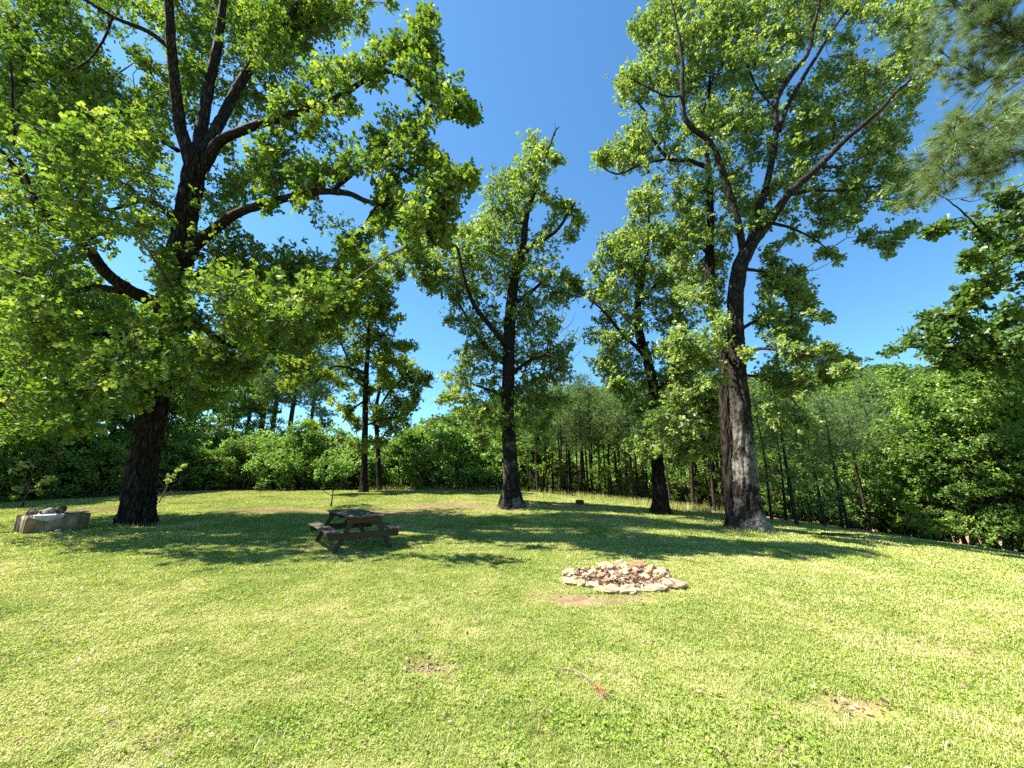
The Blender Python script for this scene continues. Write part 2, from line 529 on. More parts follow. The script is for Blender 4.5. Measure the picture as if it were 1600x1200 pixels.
def ground_mat():
    m, nt, out = mat('lawn_ground')
    tc = node(nt, 'ShaderNodeTexCoord')
    n1 = node(nt, 'ShaderNodeTexNoise', Scale=.55, Detail=6.0, Roughness=.6); nt.links.new(tc.outputs['Object'], n1.inputs['Vector'])
    n2 = node(nt, 'ShaderNodeTexNoise', Scale=22.0, Detail=6.0, Roughness=.7); nt.links.new(tc.outputs['Object'], n2.inputs['Vector'])
    n3 = node(nt, 'ShaderNodeTexNoise', Scale=4.0, Detail=5.0, Roughness=.7); nt.links.new(tc.outputs['Object'], n3.inputs['Vector'])
    ad = node(nt, 'ShaderNodeMath', _operation='ADD'); nt.links.new(n1.outputs['Fac'], ad.inputs[0]); nt.links.new(n2.outputs['Fac'], ad.inputs[1])
    ha = node(nt, 'ShaderNodeMath', _operation='MULTIPLY'); ha.inputs[1].default_value = .5; nt.links.new(ad.outputs[0], ha.inputs[0])
    g = ramp(nt, [(.3, (.055, .075, .018)), (.47, (.16, .18, .04)), (.58, (.30, .27, .09)), (.7, (.44, .36, .18))], ha.outputs[0])
    br = ramp(nt, [(.25, (.10, .062, .038)), (.5, (.21, .14, .085)), (.68, (.36, .255, .16)), (.8, (.48, .37, .25))], n3.outputs['Fac'])
    at = node(nt, 'ShaderNodeAttribute', _attribute_name='wear')
    mx = node(nt, 'ShaderNodeMix', _data_type='RGBA'); nt.links.new(at.outputs['Fac'], mx.inputs[0]); nt.links.new(g, mx.inputs[6]); nt.links.new(br, mx.inputs[7])
    b = node(nt, 'ShaderNodeBsdfDiffuse', Roughness=1.0); nt.links.new(mx.outputs[2], b.inputs['Color'])
    bp = node(nt, 'ShaderNodeBump', Strength=.8, Distance=.03); nt.links.new(n2.outputs['Fac'], bp.inputs['Height']); nt.links.new(bp.outputs[0], b.inputs['Normal'])
    nt.links.new(b.outputs[0], out.inputs[0])
    return m

# ------------------------------------------------------------------ ground sheet
def graded(lo, hi, fine_lo, fine_hi, step):
    a = list(np.arange(fine_lo, fine_hi + 1e-6, step))
    s = step
    while a[-1] < hi:
        s *= 1.18; a.append(a[-1] + s)
    s = step; b = []
    q = fine_lo
    while q > lo:
        s *= 1.18; q -= s; b.append(q)
    return np.array(b[::-1] + a)
gx = graded(-2500, 2500, -34, 36, .25)
gy = graded(-60, 3000, -2, 36, .25)
X, Y = np.meshgrid(gx, gy)
Z = ground_z(X, Y)
nx, ny = len(gx), len(gy)
idx = np.arange(nx * ny).reshape(ny, nx)
Q = np.stack([idx[:-1, :-1], idx[:-1, 1:], idx[1:, 1:], idx[1:, :-1]], -1).reshape(-1, 4)
mb = MB(); mb.add(np.stack([X, Y, Z], -1).reshape(-1, 3), Q)
ground = mb.build('ground', ground_mat())
wa = ground.data.attributes.new('wear', 'FLOAT', 'POINT')
wa.data.foreach_set('value', wear(X, Y).ravel().astype(np.float32))
tag(ground, kind='structure')

# ------------------------------------------------------------------ hills behind the woods
def hill_top(b):
    """ridge height (as tangent over the eye) by bearing x/y"""
    px = np.array([-200, 560, 640, 700, 760, 850, 950, 1100, 1300, 1450, 1600, 1900, 2300])
    py = np.array([756, 750, 692, 668, 646, 632, 634, 624, 600, 602, 610, 616, 650])
    u = (600 - py) / F
    yy = ct - u * st_
    return np.interp(b, (px - 800) / F / yy, (st_ + u * ct) / yy)
def hill_z(x, y):
    b = x / y
    top = hill_top(b)
    k = sstep(75, 250, y)
    z = -6 + k * (top * 250 + 6) * (1 - .35 * sstep(250, 420, y)) + 5 * (vnoise(x * .02, y * .02, 21) - .5) * k
    return z
hb = np.linspace(-.5, 2.4, 130); hy = np.linspace(70, 430, 60)
HB, HY = np.meshgrid(hb, hy)
HX = HB * HY
HZ = hill_z(HX, HY) - 1.0
idx = np.arange(HB.size).reshape(HB.shape)
Q = np.stack([idx[:-1, :-1], idx[:-1, 1:], idx[1:, 1:], idx[1:, :-1]], -1).reshape(-1, 4)
mb = MB(); mb.add(np.stack([HX, HY, HZ], -1).reshape(-1, 3), Q)
M['hill_soil'] = rough_mat('hill_soil', [(.3, (.03, .05, .015)), (.7, (.06, .08, .025))], .2)
tag(mb.build('hills', M['hill_soil']), kind='structure')

rng = np.random.default_rng(5)
N = 5200
b = rng.uniform(-.42, 2.1, N); y = 85 + 290 * rng.random(N) ** .9
x = b * y
keep = (hill_top(b) > .03) | (y < 120)
b, y, x = b[keep], y[keep], x[keep]
N = len(x)
z = hill_z(x, y)
hgt = rng.uniform(5.5, 11.5, N); wid = hgt * rng.uniform(.26, .42, N)
cone = rng.random(N) < .45
per = 62
ti = np.repeat(np.arange(N), per)
u = rand_unit(rng, N * per)
hz = rng.random(N * per)
rad = np.where(cone[ti], (1.05 - hz) * .8, np.sqrt(np.clip(1 - (2 * hz - 1) ** 2, .1, 1))) * (.6 + .5 * rng.random(N * per))
ang = rng.uniform(0, 6.283, N * per)
pos = np.stack([x[ti] + np.cos(ang) * rad * wid[ti], y[ti] + np.sin(ang) * rad * wid[ti], z[ti] + (.2 + .85 * hz) * hgt[ti]], 1)
mb = MB()
dv = norm(np.stack([np.cos(ang), np.sin(ang), .2 + 0 * ang], 1) + .5 * u)
nv = norm(np.stack([np.cos(ang) * .6, np.sin(ang) * .6, 1 + 0 * ang], 1) + .6 * rand_unit(rng, len(ang)))
tt = np.clip(.5 + rng.normal(0, .28, N)[ti] - .18 * cone[ti] + rng.normal(0, .12, N * per), 0, 1)
leaves(mb, pos, dv, nv, 1.7 * rng.uniform(.6, 1.3, N * per), tt, 0, .42)
# trunks of these far trees
tubes3(mb, np.stack([x, y, z - 1], 1), np.stack([x, y, z + hgt * .4], 1), np.stack([x, y, z + hgt * .95], 1), .18, .05, 1)
o = mb.build('hill_forest', [M['hill_leaf'], M['twig']])
tag(o, 'far off mixed forest covering the hill behind the pines', 'forest', kind='stuff')
# ------------------------------------------------------------------ the big trees of the lawn
def px_path(pts, d):
    """control rows (px, py, depth offset, width px) -> points and radii"""
    out = []
    for px, py, dd, wpx in pts:
        q = P(px, py, d + dd)
        r = ray(px, py)
        cosv = math.hypot(1, (px - 800) / F)
        rr = .46 * wpx / F * (d + dd) / r[1] / cosv
        out.append((*q, rr))
    return np.array(out)

def lawn_tree(name, label, d, base, trunks, limbs, clumps, leafmat, bark, seed, leaf, cov, spread_d, copies=2,
              flare=.35, rough=.09, twig=.012, bias=0.0, extra=(), subs=6, fill=2.7, group=None, back=None, front_fn=None):
    rng = np.random.default_rng(seed)
    b = np.array((base[0], base[1], base[2]))
    root = empty(name, b)
    tag(root, label, 'tree', group)
    S = []
    tob = None
    for ti, tr in enumerate(trunks):
        c = px_path(tr, d)
        if ti == 0 or tr[0][1] > 760:
            c[0, 2] = gz(c[0, 0], c[0, 1]) - .12
        sm = catmull(c, 24)
        tmb = MB()
        seg = 72 if c[0, 3] > .2 else 28
        tube(tmb, sm[:, :3], np.maximum(sm[:, 3], .01), seg, rough, seed + ti, flare if tr[0][1] > 740 else 0)
        S.append(sm[:, :3])
        t_ = tmb.build('trunk', [M[bark if ti == 0 else 'bark_oak']], root, b)
        tob = tob or t_
    for li, lm in enumerate(limbs):
        c = px_path(lm, d)
        sm = catmull(c, 10)
        sm[1:, :3] += np.cumsum(rng.normal(size=(len(sm) - 1, 3)), 0) * .006
        m2 = MB()
        tube(m2, sm[:, :3], np.maximum(sm[:, 3], .012), 14 if c[0, 3] > .07 else 8, rough * .6, seed + 50 + li)
        m2.build('limb', [M[bark]], tob, b)
        S.append(sm[:, :3])
    S = np.vstack(S)
    C, Rr = [], []
    for cl in clumps:
        px, py, r = cl[:3]
        fr = (front_fn(px, py) if front_fn else None) or spread_d
        for k in range(copies):
            dd = cl[3] + rng.normal(0, .6) if len(cl) > 3 else rng.uniform(-fr, -2.5) if (k == 0 and fr > 3) else rng.uniform(-min(fr, 2.0), back or spread_d)
            if k and len(cl) <= 3: dd = rng.uniform(-min(fr, 2.0), back or spread_d)
            q = P(px + rng.normal(0, r * .12), py + rng.normal(0, r * .12), d + dd)
            rm = 1.30 * r / F * (d + dd) / ray(px, py)[1]
            C.append(q); Rr.append(rm * (1.0 if k == 0 else .85))
    base_n = len(C)
    Ca = np.array(C); Ra = np.array(Rr)
    for i in range(base_n):                       # fill between neighbouring clumps
        dd = np.linalg.norm(Ca - Ca[i], axis=1)
        nb = np.where((dd > .4 * Ra[i]) & (dd < fill * Ra[i]))[0]
        if len(nb) == 0: continue
        for j in rng.choice(nb, min(2, len(nb)), replace=False):
            t = rng.uniform(.35, .65)
            C.append(Ca[i] * t + Ca[j] * (1 - t) + rng.normal(size=3) * Ra[i] * .15); Rr.append(.5 * (Ra[i] + Ra[j]) * .8)
    for cx, cy, cz, r in extra:
        C.append((b[0] + cx, b[1] + cy, b[2] + cz)); Rr.append(r)
    cm = MB()
    grow_crown(cm, np.array(C), np.array(Rr), S, rng, leaf, cov, subs, twig, .85, 0, 1, bias, lobed=True)
    cm.build('crown', [M[leafmat], M['twig']], root, b)
    print(label[:30], 'faces', sum(len(f[0]) for f in cm.f))
    return root

# --- large oak on the left
OD = G(213, 820)[1]
ob = G(213, 820)
oak_trunks = [[(214, 822, 0, 66), (217, 775, 0, 56), (228, 700, 0, 54), (240, 630, -.1, 52), (253, 550, -.3, 50), (268, 470, -.5, 50),
               (282, 400, -.7, 47), (292, 330, -.9, 40), (303, 275, -1.1, 38), (309, 235, -1.3, 30)]]
oak_limbs = [
    [(300, 262, -1.1, 27), (283, 200, -1.4, 24), (274, 130, -1.9, 20), (267, 60, -2.4, 18), (264, -30, -3, 14), (268, -110, -3.4, 8)],
    [(266, 75, -2.3, 12), (228, 48, -2.6, 10), (182, 30, -3, 8), (135, 3, -3.4, 6)],
    [(176, 28, -3, 6), (158, 62, -3.1, 5), (133, 92, -3.2, 4), (105, 108, -3.3, 3)],
    [(305, 258, -1.1, 26), (316, 190, -1.0, 22), (326, 130, -1.0, 19), (338, 75, -1.2, 17), (350, -10, -1.4, 12), (355, -90, -1.6, 6)],
    [(312, 255, -1.1, 27), (345, 190, -.8, 20), (371, 140, -.6, 18), (396, 100, -.4, 16), (424, 65, -.2, 13), (455, 28, 0, 10), (480, -20, .2, 6)],
    [(318, 262, -1.1, 22), (345, 222, -1.6, 19), (395, 200, -2.2, 16), (455, 181, -2.7, 13), (510, 163, -3, 11), (552, 140, -3.2, 9), (593, 114, -3.4, 7),
     (622, 121, -3.5, 6), (640, 134, -3.5, 5), (656, 158, -3.6, 4.5), (685, 176, -3.7, 3.5), (712, 182, -3.8, 3), (735, 188, -3.8, 1.8)],
    [(655, 107, -3.5, 4), (647, 85, -3.5, 3), (653, 60, -3.5, 2)],
    [(290, 395, -.7, 28), (322, 368, -1.2, 21), (360, 338, -1.8, 18), (400, 321, -2.3, 16), (450, 307, -2.8, 14), (500, 297, -3.2, 12), (545, 299, -3.5, 10), (578, 312, -3.7, 8),
     (625, 323, -3.9, 6), (660, 345, -4.1, 4), (682, 380, -4.2, 2)],
    [(520, 298, -3.3, 8), (545, 278, -3.5, 7), (565, 262, -3.6, 6), (612, 257, -3.8, 5), (648, 275, -4, 3), (690, 290, -4.1, 2)],
    [(590, 318, -3.7, 4), (572, 348, -3.6, 3), (545, 390, -3.5, 2)],
    [(265, 480, -.4, 34), (235, 470, -.9, 30), (200, 452, -1.4, 27), (166, 425, -1.9, 25), (143, 393, -2.3, 23), (106, 363, -2.8, 20), (66, 326, -3.3, 18), (36, 276, -3.8, 15), (5, 236, -4.2, 13), (-60, 180, -4.8, 9)],
    [(70, 330, -3.3, 10), (45, 290, -3.4, 9), (22, 230, -3.6, 8), (15, 160, -3.9, 6), (8, 90, -4.2, 4)],
    [(60, 218, -3.8, 5), (25, 195, -3.9, 7), (95, 210, -3.7, 5), (125, 222, -3.4, 3)],
    [(190, 455, -1.4, 17), (150, 448, -1.6, 15), (112, 452, -2, 13), (66, 440, -2.5, 10), (0, 418, -3.2, 7)],
    [(246, 535, -.3, 20), (205, 527, -1.4, 15), (160, 522, -2.4, 12), (112, 520, -3.2, 9), (72, 500, -3.8, 5)],
    [(278, 235, -1.3, 11), (247, 214, -1.2, 9), (214, 188, -1, 7), (180, 166, -.8, 4)],
    [(286, 372, -.8, 17), (258, 330, -.2, 13), (226, 312, .5, 11), (190, 324, 1.2, 8), (150, 330, 1.8, 4)],
    [(262, 500, -.3, 18), (310, 508, .6, 14), (345, 533, 1.4, 11), (392, 546, 2.2, 7), (440, 545, 2.8, 4)],
    [(270, 455, -.3, 20), (300, 430, 1.2, 15), (350, 420, 2.6, 11), (410, 425, 3.8, 7), (470, 440, 4.6, 3)],
    [(262, 505, -.6, 16), (250, 535, -2.2, 13), (215, 560, -3.6, 10), (180, 580, -4.8, 6), (140, 610, -5.5, 3)],
]
oak_cl = [(20,30,45),(60,15,35),(40,85,40),(10,120,45),(80,110,28),(130,62,22),(152,95,20),(120,85,24),(97,112,24),(165,40,14),(40,160,38),(85,155,34),(112,140,20),(10,185,38),(60,205,36),(105,190,34),
 (150,152,22),(185,152,25),(215,168,26),(250,145,22),(236,108,20),(212,80,14),(160,192,32),(130,222,36),(190,212,36),(90,245,38),(40,245,36),(10,275,34),(170,252,36),(222,235,30),(252,202,24),
 (130,292,34),(80,292,34),(200,292,34),(242,282,28),(20,325,34),(60,365,28),(110,330,28),(160,345,26),(212,355,24),(250,345,24),(90,402,34),(30,385,34),(10,425,34),(142,372,22),
 (330,312,26),(362,292,28),(352,345,20),(392,280,24),(332,402,28),(372,402,34),(412,402,32),(350,442,34),(312,442,24),(402,452,38),(442,422,36),(382,492,36),(432,482,36),(470,452,32),(482,412,26),(352,522,28),(402,530,26),(450,520,26),(500,475,24),
 (292,100,22),(302,50,28),(332,30,22),(300,132,22),(298,175,16),(372,62,32),(390,28,34),(412,62,32),(430,112,32),(402,152,30),(374,182,22),(352,132,16),(345,228,16),(262,25,20),(232,20,20),(318,95,16),
 (450,18,32),(480,28,34),(505,14,28),(532,20,22),(470,72,28),(450,58,28),(502,50,18),(432,20,28),(562,40,15),(575,5,10),(612,5,10),(520,-20,30),(420,-20,40),(340,-30,40),(260,-40,45),(170,-30,45),(80,-30,45),(20,-40,45),
 (422,190,22,-2.4),(450,156,28,-2.7),(480,140,26,-2.8),(502,176,20,-3),(520,120,24,-3),(550,112,26,-3.2),(546,166,14,-3.1),(480,202,16,-2.8),(590,90,24,-3.4),(612,82,20,-3.4),(582,128,16,-3.3),(640,112,22,-3.5),(627,72,13,-3.5),(655,45,22,-3.5),(672,75,20,-3.5),(676,102,16,-3.5),(680,132,22,-3.6),(702,152,22,-3.7),(716,166,18,-3.7),(736,180,13,-3.8),(692,172,14,-3.7),(660,132,16,-3.6),(665,28,14,-3.5),
 (430,280,22,-2.4),(402,262,28,-2.2),(432,240,28,-2.4),(462,262,22,-2.8),(480,300,16,-3),(520,272,22,-3.3),(550,246,26,-3.5),(580,226,26,-3.6),(602,242,26,-3.7),(622,216,26,-3.8),(650,202,19,-3.9),(662,232,22,-3.9),(682,248,17,-4),(642,205,17,-3.8),(642,256,24,-3.9),(672,276,24,-4),(702,292,24,-4.1),(722,280,19,-4.1),(736,276,14,-4.1),(602,290,18,-3.7),(622,312,22,-3.9),(652,322,24,-4),(692,328,22,-4.1),(670,352,24,-4.1),(640,352,20,-4),(602,352,18,-3.8),(560,378,17,-3.6),(545,392,12,-3.5),(500,262,16,-3.2),(470,317,12,-2.9),(422,328,12,-2.5),(590,332,16,-3.7),(690,370,20,-4.2),(640,385,16,-4),
 (480,420,22,1),(520,460,24,1),(540,500,22,1.5),(500,520,24,1.5),(470,540,22,1.5),(430,520,30,1),(390,450,32,1),(440,450,32,1),(550,470,18,.5),(420,480,36),(462,472,32),(502,452,28),(520,422,22),(542,442,22),(480,505,22),(540,400,16),(575,420,14),
 (20,472,38),(60,482,36),(112,462,32),(160,482,36),(202,512,26),(30,542,42),(90,542,42),(150,562,36),(202,572,26),(20,612,42),(82,622,40),(140,612,36),(192,612,22),(30,668,32),(92,668,30),(142,660,24),
 (232,545,20,-2.6),(258,562,24,-3.2),(292,542,24,-2.6),(248,592,18,-3.2),(215,620,18,-3.2),(198,628,14,-3.2),(302,582,24,-1),(332,602,24,.8),(302,632,18,1.2),(280,590,16,-2.6),(270,520,22,-2.4),(240,505,22,-2.2),(300,500,22,-1.5),(262,440,20,-2.6),(275,480,18,-2.6),(250,400,20,-2.4),
 (360,580,22,1.5),(330,560,24,1.5),(390,570,18,2)]
lawn_tree('oak_tree', 'largest oak, thick dark leaning trunk, wide limbs reaching toward the picnic table', OD, ob, oak_trunks, oak_limbs, oak_cl,
          'oak_leaf', 'bark_oak', 11, .165, .31, 1.6, 3, back=3.4, flare=.2, front_fn=lambda px, py: 6.0 if (px < 265 and py > 190) or py > 430 else None, rough=.15, twig=.013, bias=.04,
          extra=[(rx, ry, rz, 1.3) for rx, ry, rz in [(-6, 1, 9), (-7, -2, 11), (-5, 3, 13), (-7, 0, 15), (-4, 4, 16), (0, 5, 9), (2, 5, 12), (-2, 6, 11), (4, 3, 14), (-3, -3, 19), (0, 0, 21), (2, -2, 19), (-4, 1, 20), (3, 2, 18), (-8, 2, 8), (-8, -1, 6)]])

# --- oak in the middle
mbse = G(800, 792); MD = mbse[1]
mid_tr = [[(800, 794, 0, 42), (799, 760, 0, 27), (796, 700, 0, 22.5), (793, 630, 0, 20.5), (795, 560, 0, 18.5), (797, 500, .1, 18), (801, 455, .2, 16), (808, 418, .2, 13), (818, 380, .1, 11), (822, 340, 0, 9),
           (832, 308, 0, 8), (842, 272, -.1, 6.5), (855, 242, -.1, 4.5), (866, 208, -.2, 2.4), (874, 198, -.2, 1.2)]]
mid_li = [[(814, 398, .1, 9), (836, 380, -.3, 7.5), (856, 370, -.6, 6.5), (872, 357, -.8, 5.5), (886, 336, -1, 4.5), (898, 316, -1.1, 2.5)],
          [(793, 540, 0, 14), (776, 522, -.5, 9), (747, 486, -1.2, 8), (730, 450, -1.7, 6), (721, 417, -2, 4.5), (712, 385, -2.2, 4), (690, 400, -2.4, 2)],
          [(795, 575, 0, 8), (758, 538, .5, 6), (740, 512, .9, 5), (722, 480, 1.2, 4), (706, 449, 1.4, 2.5)],
          [(798, 480, .1, 8), (830, 455, 1, 6), (862, 430, 1.8, 4), (890, 440, 2.2, 2)],
          [(795, 590, 0, 7), (825, 565, -1, 5.5), (858, 555, -1.8, 4), (885, 580, -2.2, 2)],
          [(794, 620, 0, 7), (765, 610, 1, 5), (730, 600, 1.8, 3.5), (705, 615, 2.2, 2)],
          [(820, 350, 0, 6), (795, 345, .8, 4.5), (765, 340, 1.5, 3)],
          [(866, 212, -.2, 1.8), (868, 200, -.2, 1.2), (867, 192, -.2, .6)]]
mid_cl = [(830,217,17),(845,237,15),(864,247,10),(826,248,19),(812,272,20),(848,272,14),(876,250,7),(836,292,14),(802,302,21),(782,287,17),(770,312,19),(815,332,17),(850,312,11),(870,320,13),(890,327,15),(905,345,12),(890,370,13),(862,352,12),(845,378,16),(822,388,18),(792,352,24),(762,347,20),(742,372,20),(772,387,24),(802,402,21),(742,402,22),(712,402,20),(690,420,20),(670,402,16),(640,402,18),(660,430,18),(690,445,16),(620,412,13),(650,385,12),
 (720,442,18),(712,470,17),(742,462,18),(772,442,24),(812,442,21),(842,422,20),(870,430,18),(890,450,16),(862,470,20),(836,482,24),(812,490,18),(762,492,20),(726,500,16),(792,520,20),(832,520,23),(862,512,17),(742,540,17),(726,560,17),(752,577,18),(772,550,18),(832,560,23),(862,560,22),(882,590,16),(822,600,20),(772,600,18),(722,590,16),(706,617,12),(736,620,16),(762,640,18),(842,630,20),(870,630,16),(782,660,16),(822,660,16),(746,660,16),(850,665,14),(755,690,10),(850,700,12),(600,398,14),(640,375,14),(665,450,14),(680,375,16),(705,370,16),(625,430,12),(655,410,16),(700,435,14),(730,360,16),(700,500,10),(755,525,14),(700,590,10),(690,625,8),(715,645,9),(880,470,12),(895,440,12),(905,455,8),(875,560,12),(890,540,8),(840,595,16),(800,560,18),(800,620,16)]
lawn_tree('oak_tree', 'upright oak with a bare twig at its tip, alone mid lawn beside the small stump', MD, mbse, mid_tr, mid_li, mid_cl,
          'oak_leaf_pale', 'bark_grey', 23, .185, .40, 1.2, 3, back=3.0, flare=.25, rough=.12, twig=.014, bias=-.02, subs=5)

# --- dark trunked oak right of the middle
rb_ = G(1032, 803); RD = rb_[1]
r_tr = [[(1033, 805, 0, 36), (1031, 775, 0, 25), (1027, 715, 0, 19.5), (1023, 650, 0, 16.5), (1020, 602, 0, 15), (1011, 560, .1, 16), (1001, 530, .1, 15), (996, 490, .1, 12), (1001, 445, .1, 10), (1010, 400, .1, 7), (1014, 345, .1, 4), (1012, 300, .1, 2)]]
r_li = [[(1010, 555, .1, 9), (975, 525, -.6, 6), (945, 490, -1.2, 4), (925, 470, -1.5, 2)],
        [(1000, 470, .1, 7), (1030, 440, .8, 5), (1055, 420, 1.4, 3)],
        [(1021, 610, 0, 8), (1055, 590, -1, 6), (1085, 580, -1.9, 3.5)],
        [(1023, 650, 0, 7), (1060, 650, -1.4, 5), (1100, 655, -2.5, 3)],
        [(1016, 580, 0, 7), (985, 585, 1, 5), (945, 575, 2, 3)],
        [(1002, 440, .1, 5), (975, 410, .5, 4), (945, 395, .9, 2)]]
r_cl = [(1010,302,17),(1030,312,14),(990,312,14),(1002,342,20),(1030,352,18),(976,372,20),(950,387,18),(1002,382,24),(1040,387,20),(970,412,23),(930,412,13),(1002,422,24),(1040,432,24),(940,442,20),(970,452,24),(1010,462,24),(1050,472,20),(930,470,18),(950,490,23),(985,502,20),(1040,505,24),(1070,502,20),(930,520,18),(960,540,24),(1002,552,18),(1050,552,24),(1080,540,18),(940,570,20),(970,582,24),(1010,592,18),(1050,592,24),(1086,582,20),(1020,622,20),(1050,632,26,-2),(1090,632,20,-2),(980,622,18),
 (1040,665,24,-2),(1075,670,24,-2),(1110,652,18,-2.2),(1015,680,18,-1.5),(1040,700,20,-2),(1080,705,18,-2),(1110,602,20,-2.5),(1122,562,18,-2.2),(1076,612,20,-2.4),(1106,690,15,-2.4),(1128,622,13,-2.6),(1062,722,11,-2.2),(1060,590,18,-2.2),(1090,560,16,-2.2),(1040,540,18,-2),(1065,460,18,-2),(1085,440,16,-2),(1070,400,14,-1.5),(1055,370,14,-1.5),(1118,635,14,-2.4),(1000,640,14,-1.5),(960,600,14,-1),(985,692,13),(1012,706,13,-1.5),(1102,702,14,-2.2),(1015,650,15,-1.5),(1000,715,10,-1.5)]
lawn_tree('oak_tree', 'oak with a nearly black trunk and low pale leaves beside the twin trunked oak', RD, rb_, r_tr, r_li, r_cl,
          'oak_leaf_pale', 'bark_oak', 37, .175, .44, 1.4, 3, back=2.6, flare=.25, rough=.12, twig=.013, bias=.02, subs=5)

# --- twin trunked oak on the right
tb = G(1168, 828); TD = tb[1]
t_tr = [[(1172, 829, 0, 68), (1168, 790, 0, 47), (1163, 730, 0, 41), (1158, 660, 0, 36), (1153, 600, 0, 32), (1151, 560, 0, 29), (1149, 500, 0, 27), (1150, 450, -.1, 26), (1158, 412, -.2, 26), (1172, 384, -.3, 24)],
        [(1152, 822, .4, 40), (1147, 780, .35, 31), (1141, 705, .3, 28), (1136, 620, .35, 27), (1132, 555, .45, 24), (1121, 505, .65, 20), (1110, 455, .9, 17), (1109, 400, 1.1, 15), (1110, 330, 1.3, 12), (1107, 268, 1.5, 10), (1104, 225, 1.6, 7), (1108, 150, 1.8, 5), (1112, 60, 2, 3)]]
t_li = [[(1163, 402, -.2, 14), (1150, 335, -.5, 12), (1128, 262, -.8, 11), (1110, 222, -1, 10), (1075, 190, -1.2, 9), (1067, 150, -1.3, 8), (1066, 90, -1.5, 6), (1057, 45, -1.6, 4.5), (1045, -5, -1.7, 3)],
        [(1168, 390, -.3, 15), (1192, 302, -.3, 13), (1202, 265, -.3, 12), (1212, 205, -.4, 11), (1212, 160, -.5, 10), (1228, 128, -.6, 9), (1262, 82, -.9, 8), (1271, 45, -1.1, 6.5), (1282, -5, -1.4, 5), (1290, -60, -1.6, 3)],
        [(1217, 205, -.3, 9), (1232, 165, -.2, 8.5), (1254, 123, -.1, 8), (1287, 70, .1, 6), (1311, 32, .2, 5), (1345, -8, .4, 3.5)],
        [(1172, 386, -.3, 20), (1203, 345, -.6, 18), (1234, 300, -1, 15), (1278, 262, -1.4, 13), (1328, 212, -1.8, 11), (1374, 171, -2.2, 9), (1402, 138, -2.4, 7), (1424, 118, -2.6, 5), (1436, 75, -2.8, 3)],
        [(1232, 305, -1, 7), (1268, 298, -.8, 6), (1312, 297, -.5, 4.5), (1375, 290, 0, 2.5)],
        [(1207, 348, -.6, 7), (1232, 355, -.9, 5.5), (1262, 368, -1.2, 4), (1300, 395, -1.5, 2)],
        [(1280, 262, -1.4, 5), (1320, 258, -1.2, 4), (1370, 235, -1, 3), (1415, 215, -.8, 1.8)],
        [(1105, 262, 1.5, 8), (1078, 251, 1.2, 7), (1045, 247, .9, 6), (1014, 203, .6, 4.5), (1012, 175, .5, 3.5), (997, 155, .4, 2.5)],
        [(1045, 248, .9, 5), (1003, 256, .6, 4), (965, 272, .3, 3), (940, 262, .1, 1.8)],
        [(1150, 520, 0, 8), (1180, 500, .8, 6), (1220, 488, 1.4, 4.5), (1270, 492, 1.9, 2.5)],
        [(1151, 555, 0, 8), (1190, 545, -.9, 6), (1240, 552, -1.8, 4.5), (1310, 562, -2.6, 2.5)],
        [(1133, 545, .5, 7), (1110, 535, -.4, 5), (1085, 535, -1.2, 3)],
        [(1152, 585, 0, 6), (1190, 590, 1, 5), (1230, 615, 1.8, 3.5), (1262, 655, 2.3, 2)],
        [(1110, 400, 1.1, 7), (1085, 375, 1.4, 5), (1060, 350, 1.8, 3)],
        [(1155, 420, -.1, 8), (1195, 425, .7, 5), (1240, 440, 1.4, 3)],
        [(1068, 150, -1.3, 4), (1035, 150, -1.4, 3), (985, 125, -1.5, 1.8)],
        [(1212, 170, -.4, 5), (1180, 130, .4, 4), (1160, 70, 1, 3)]]
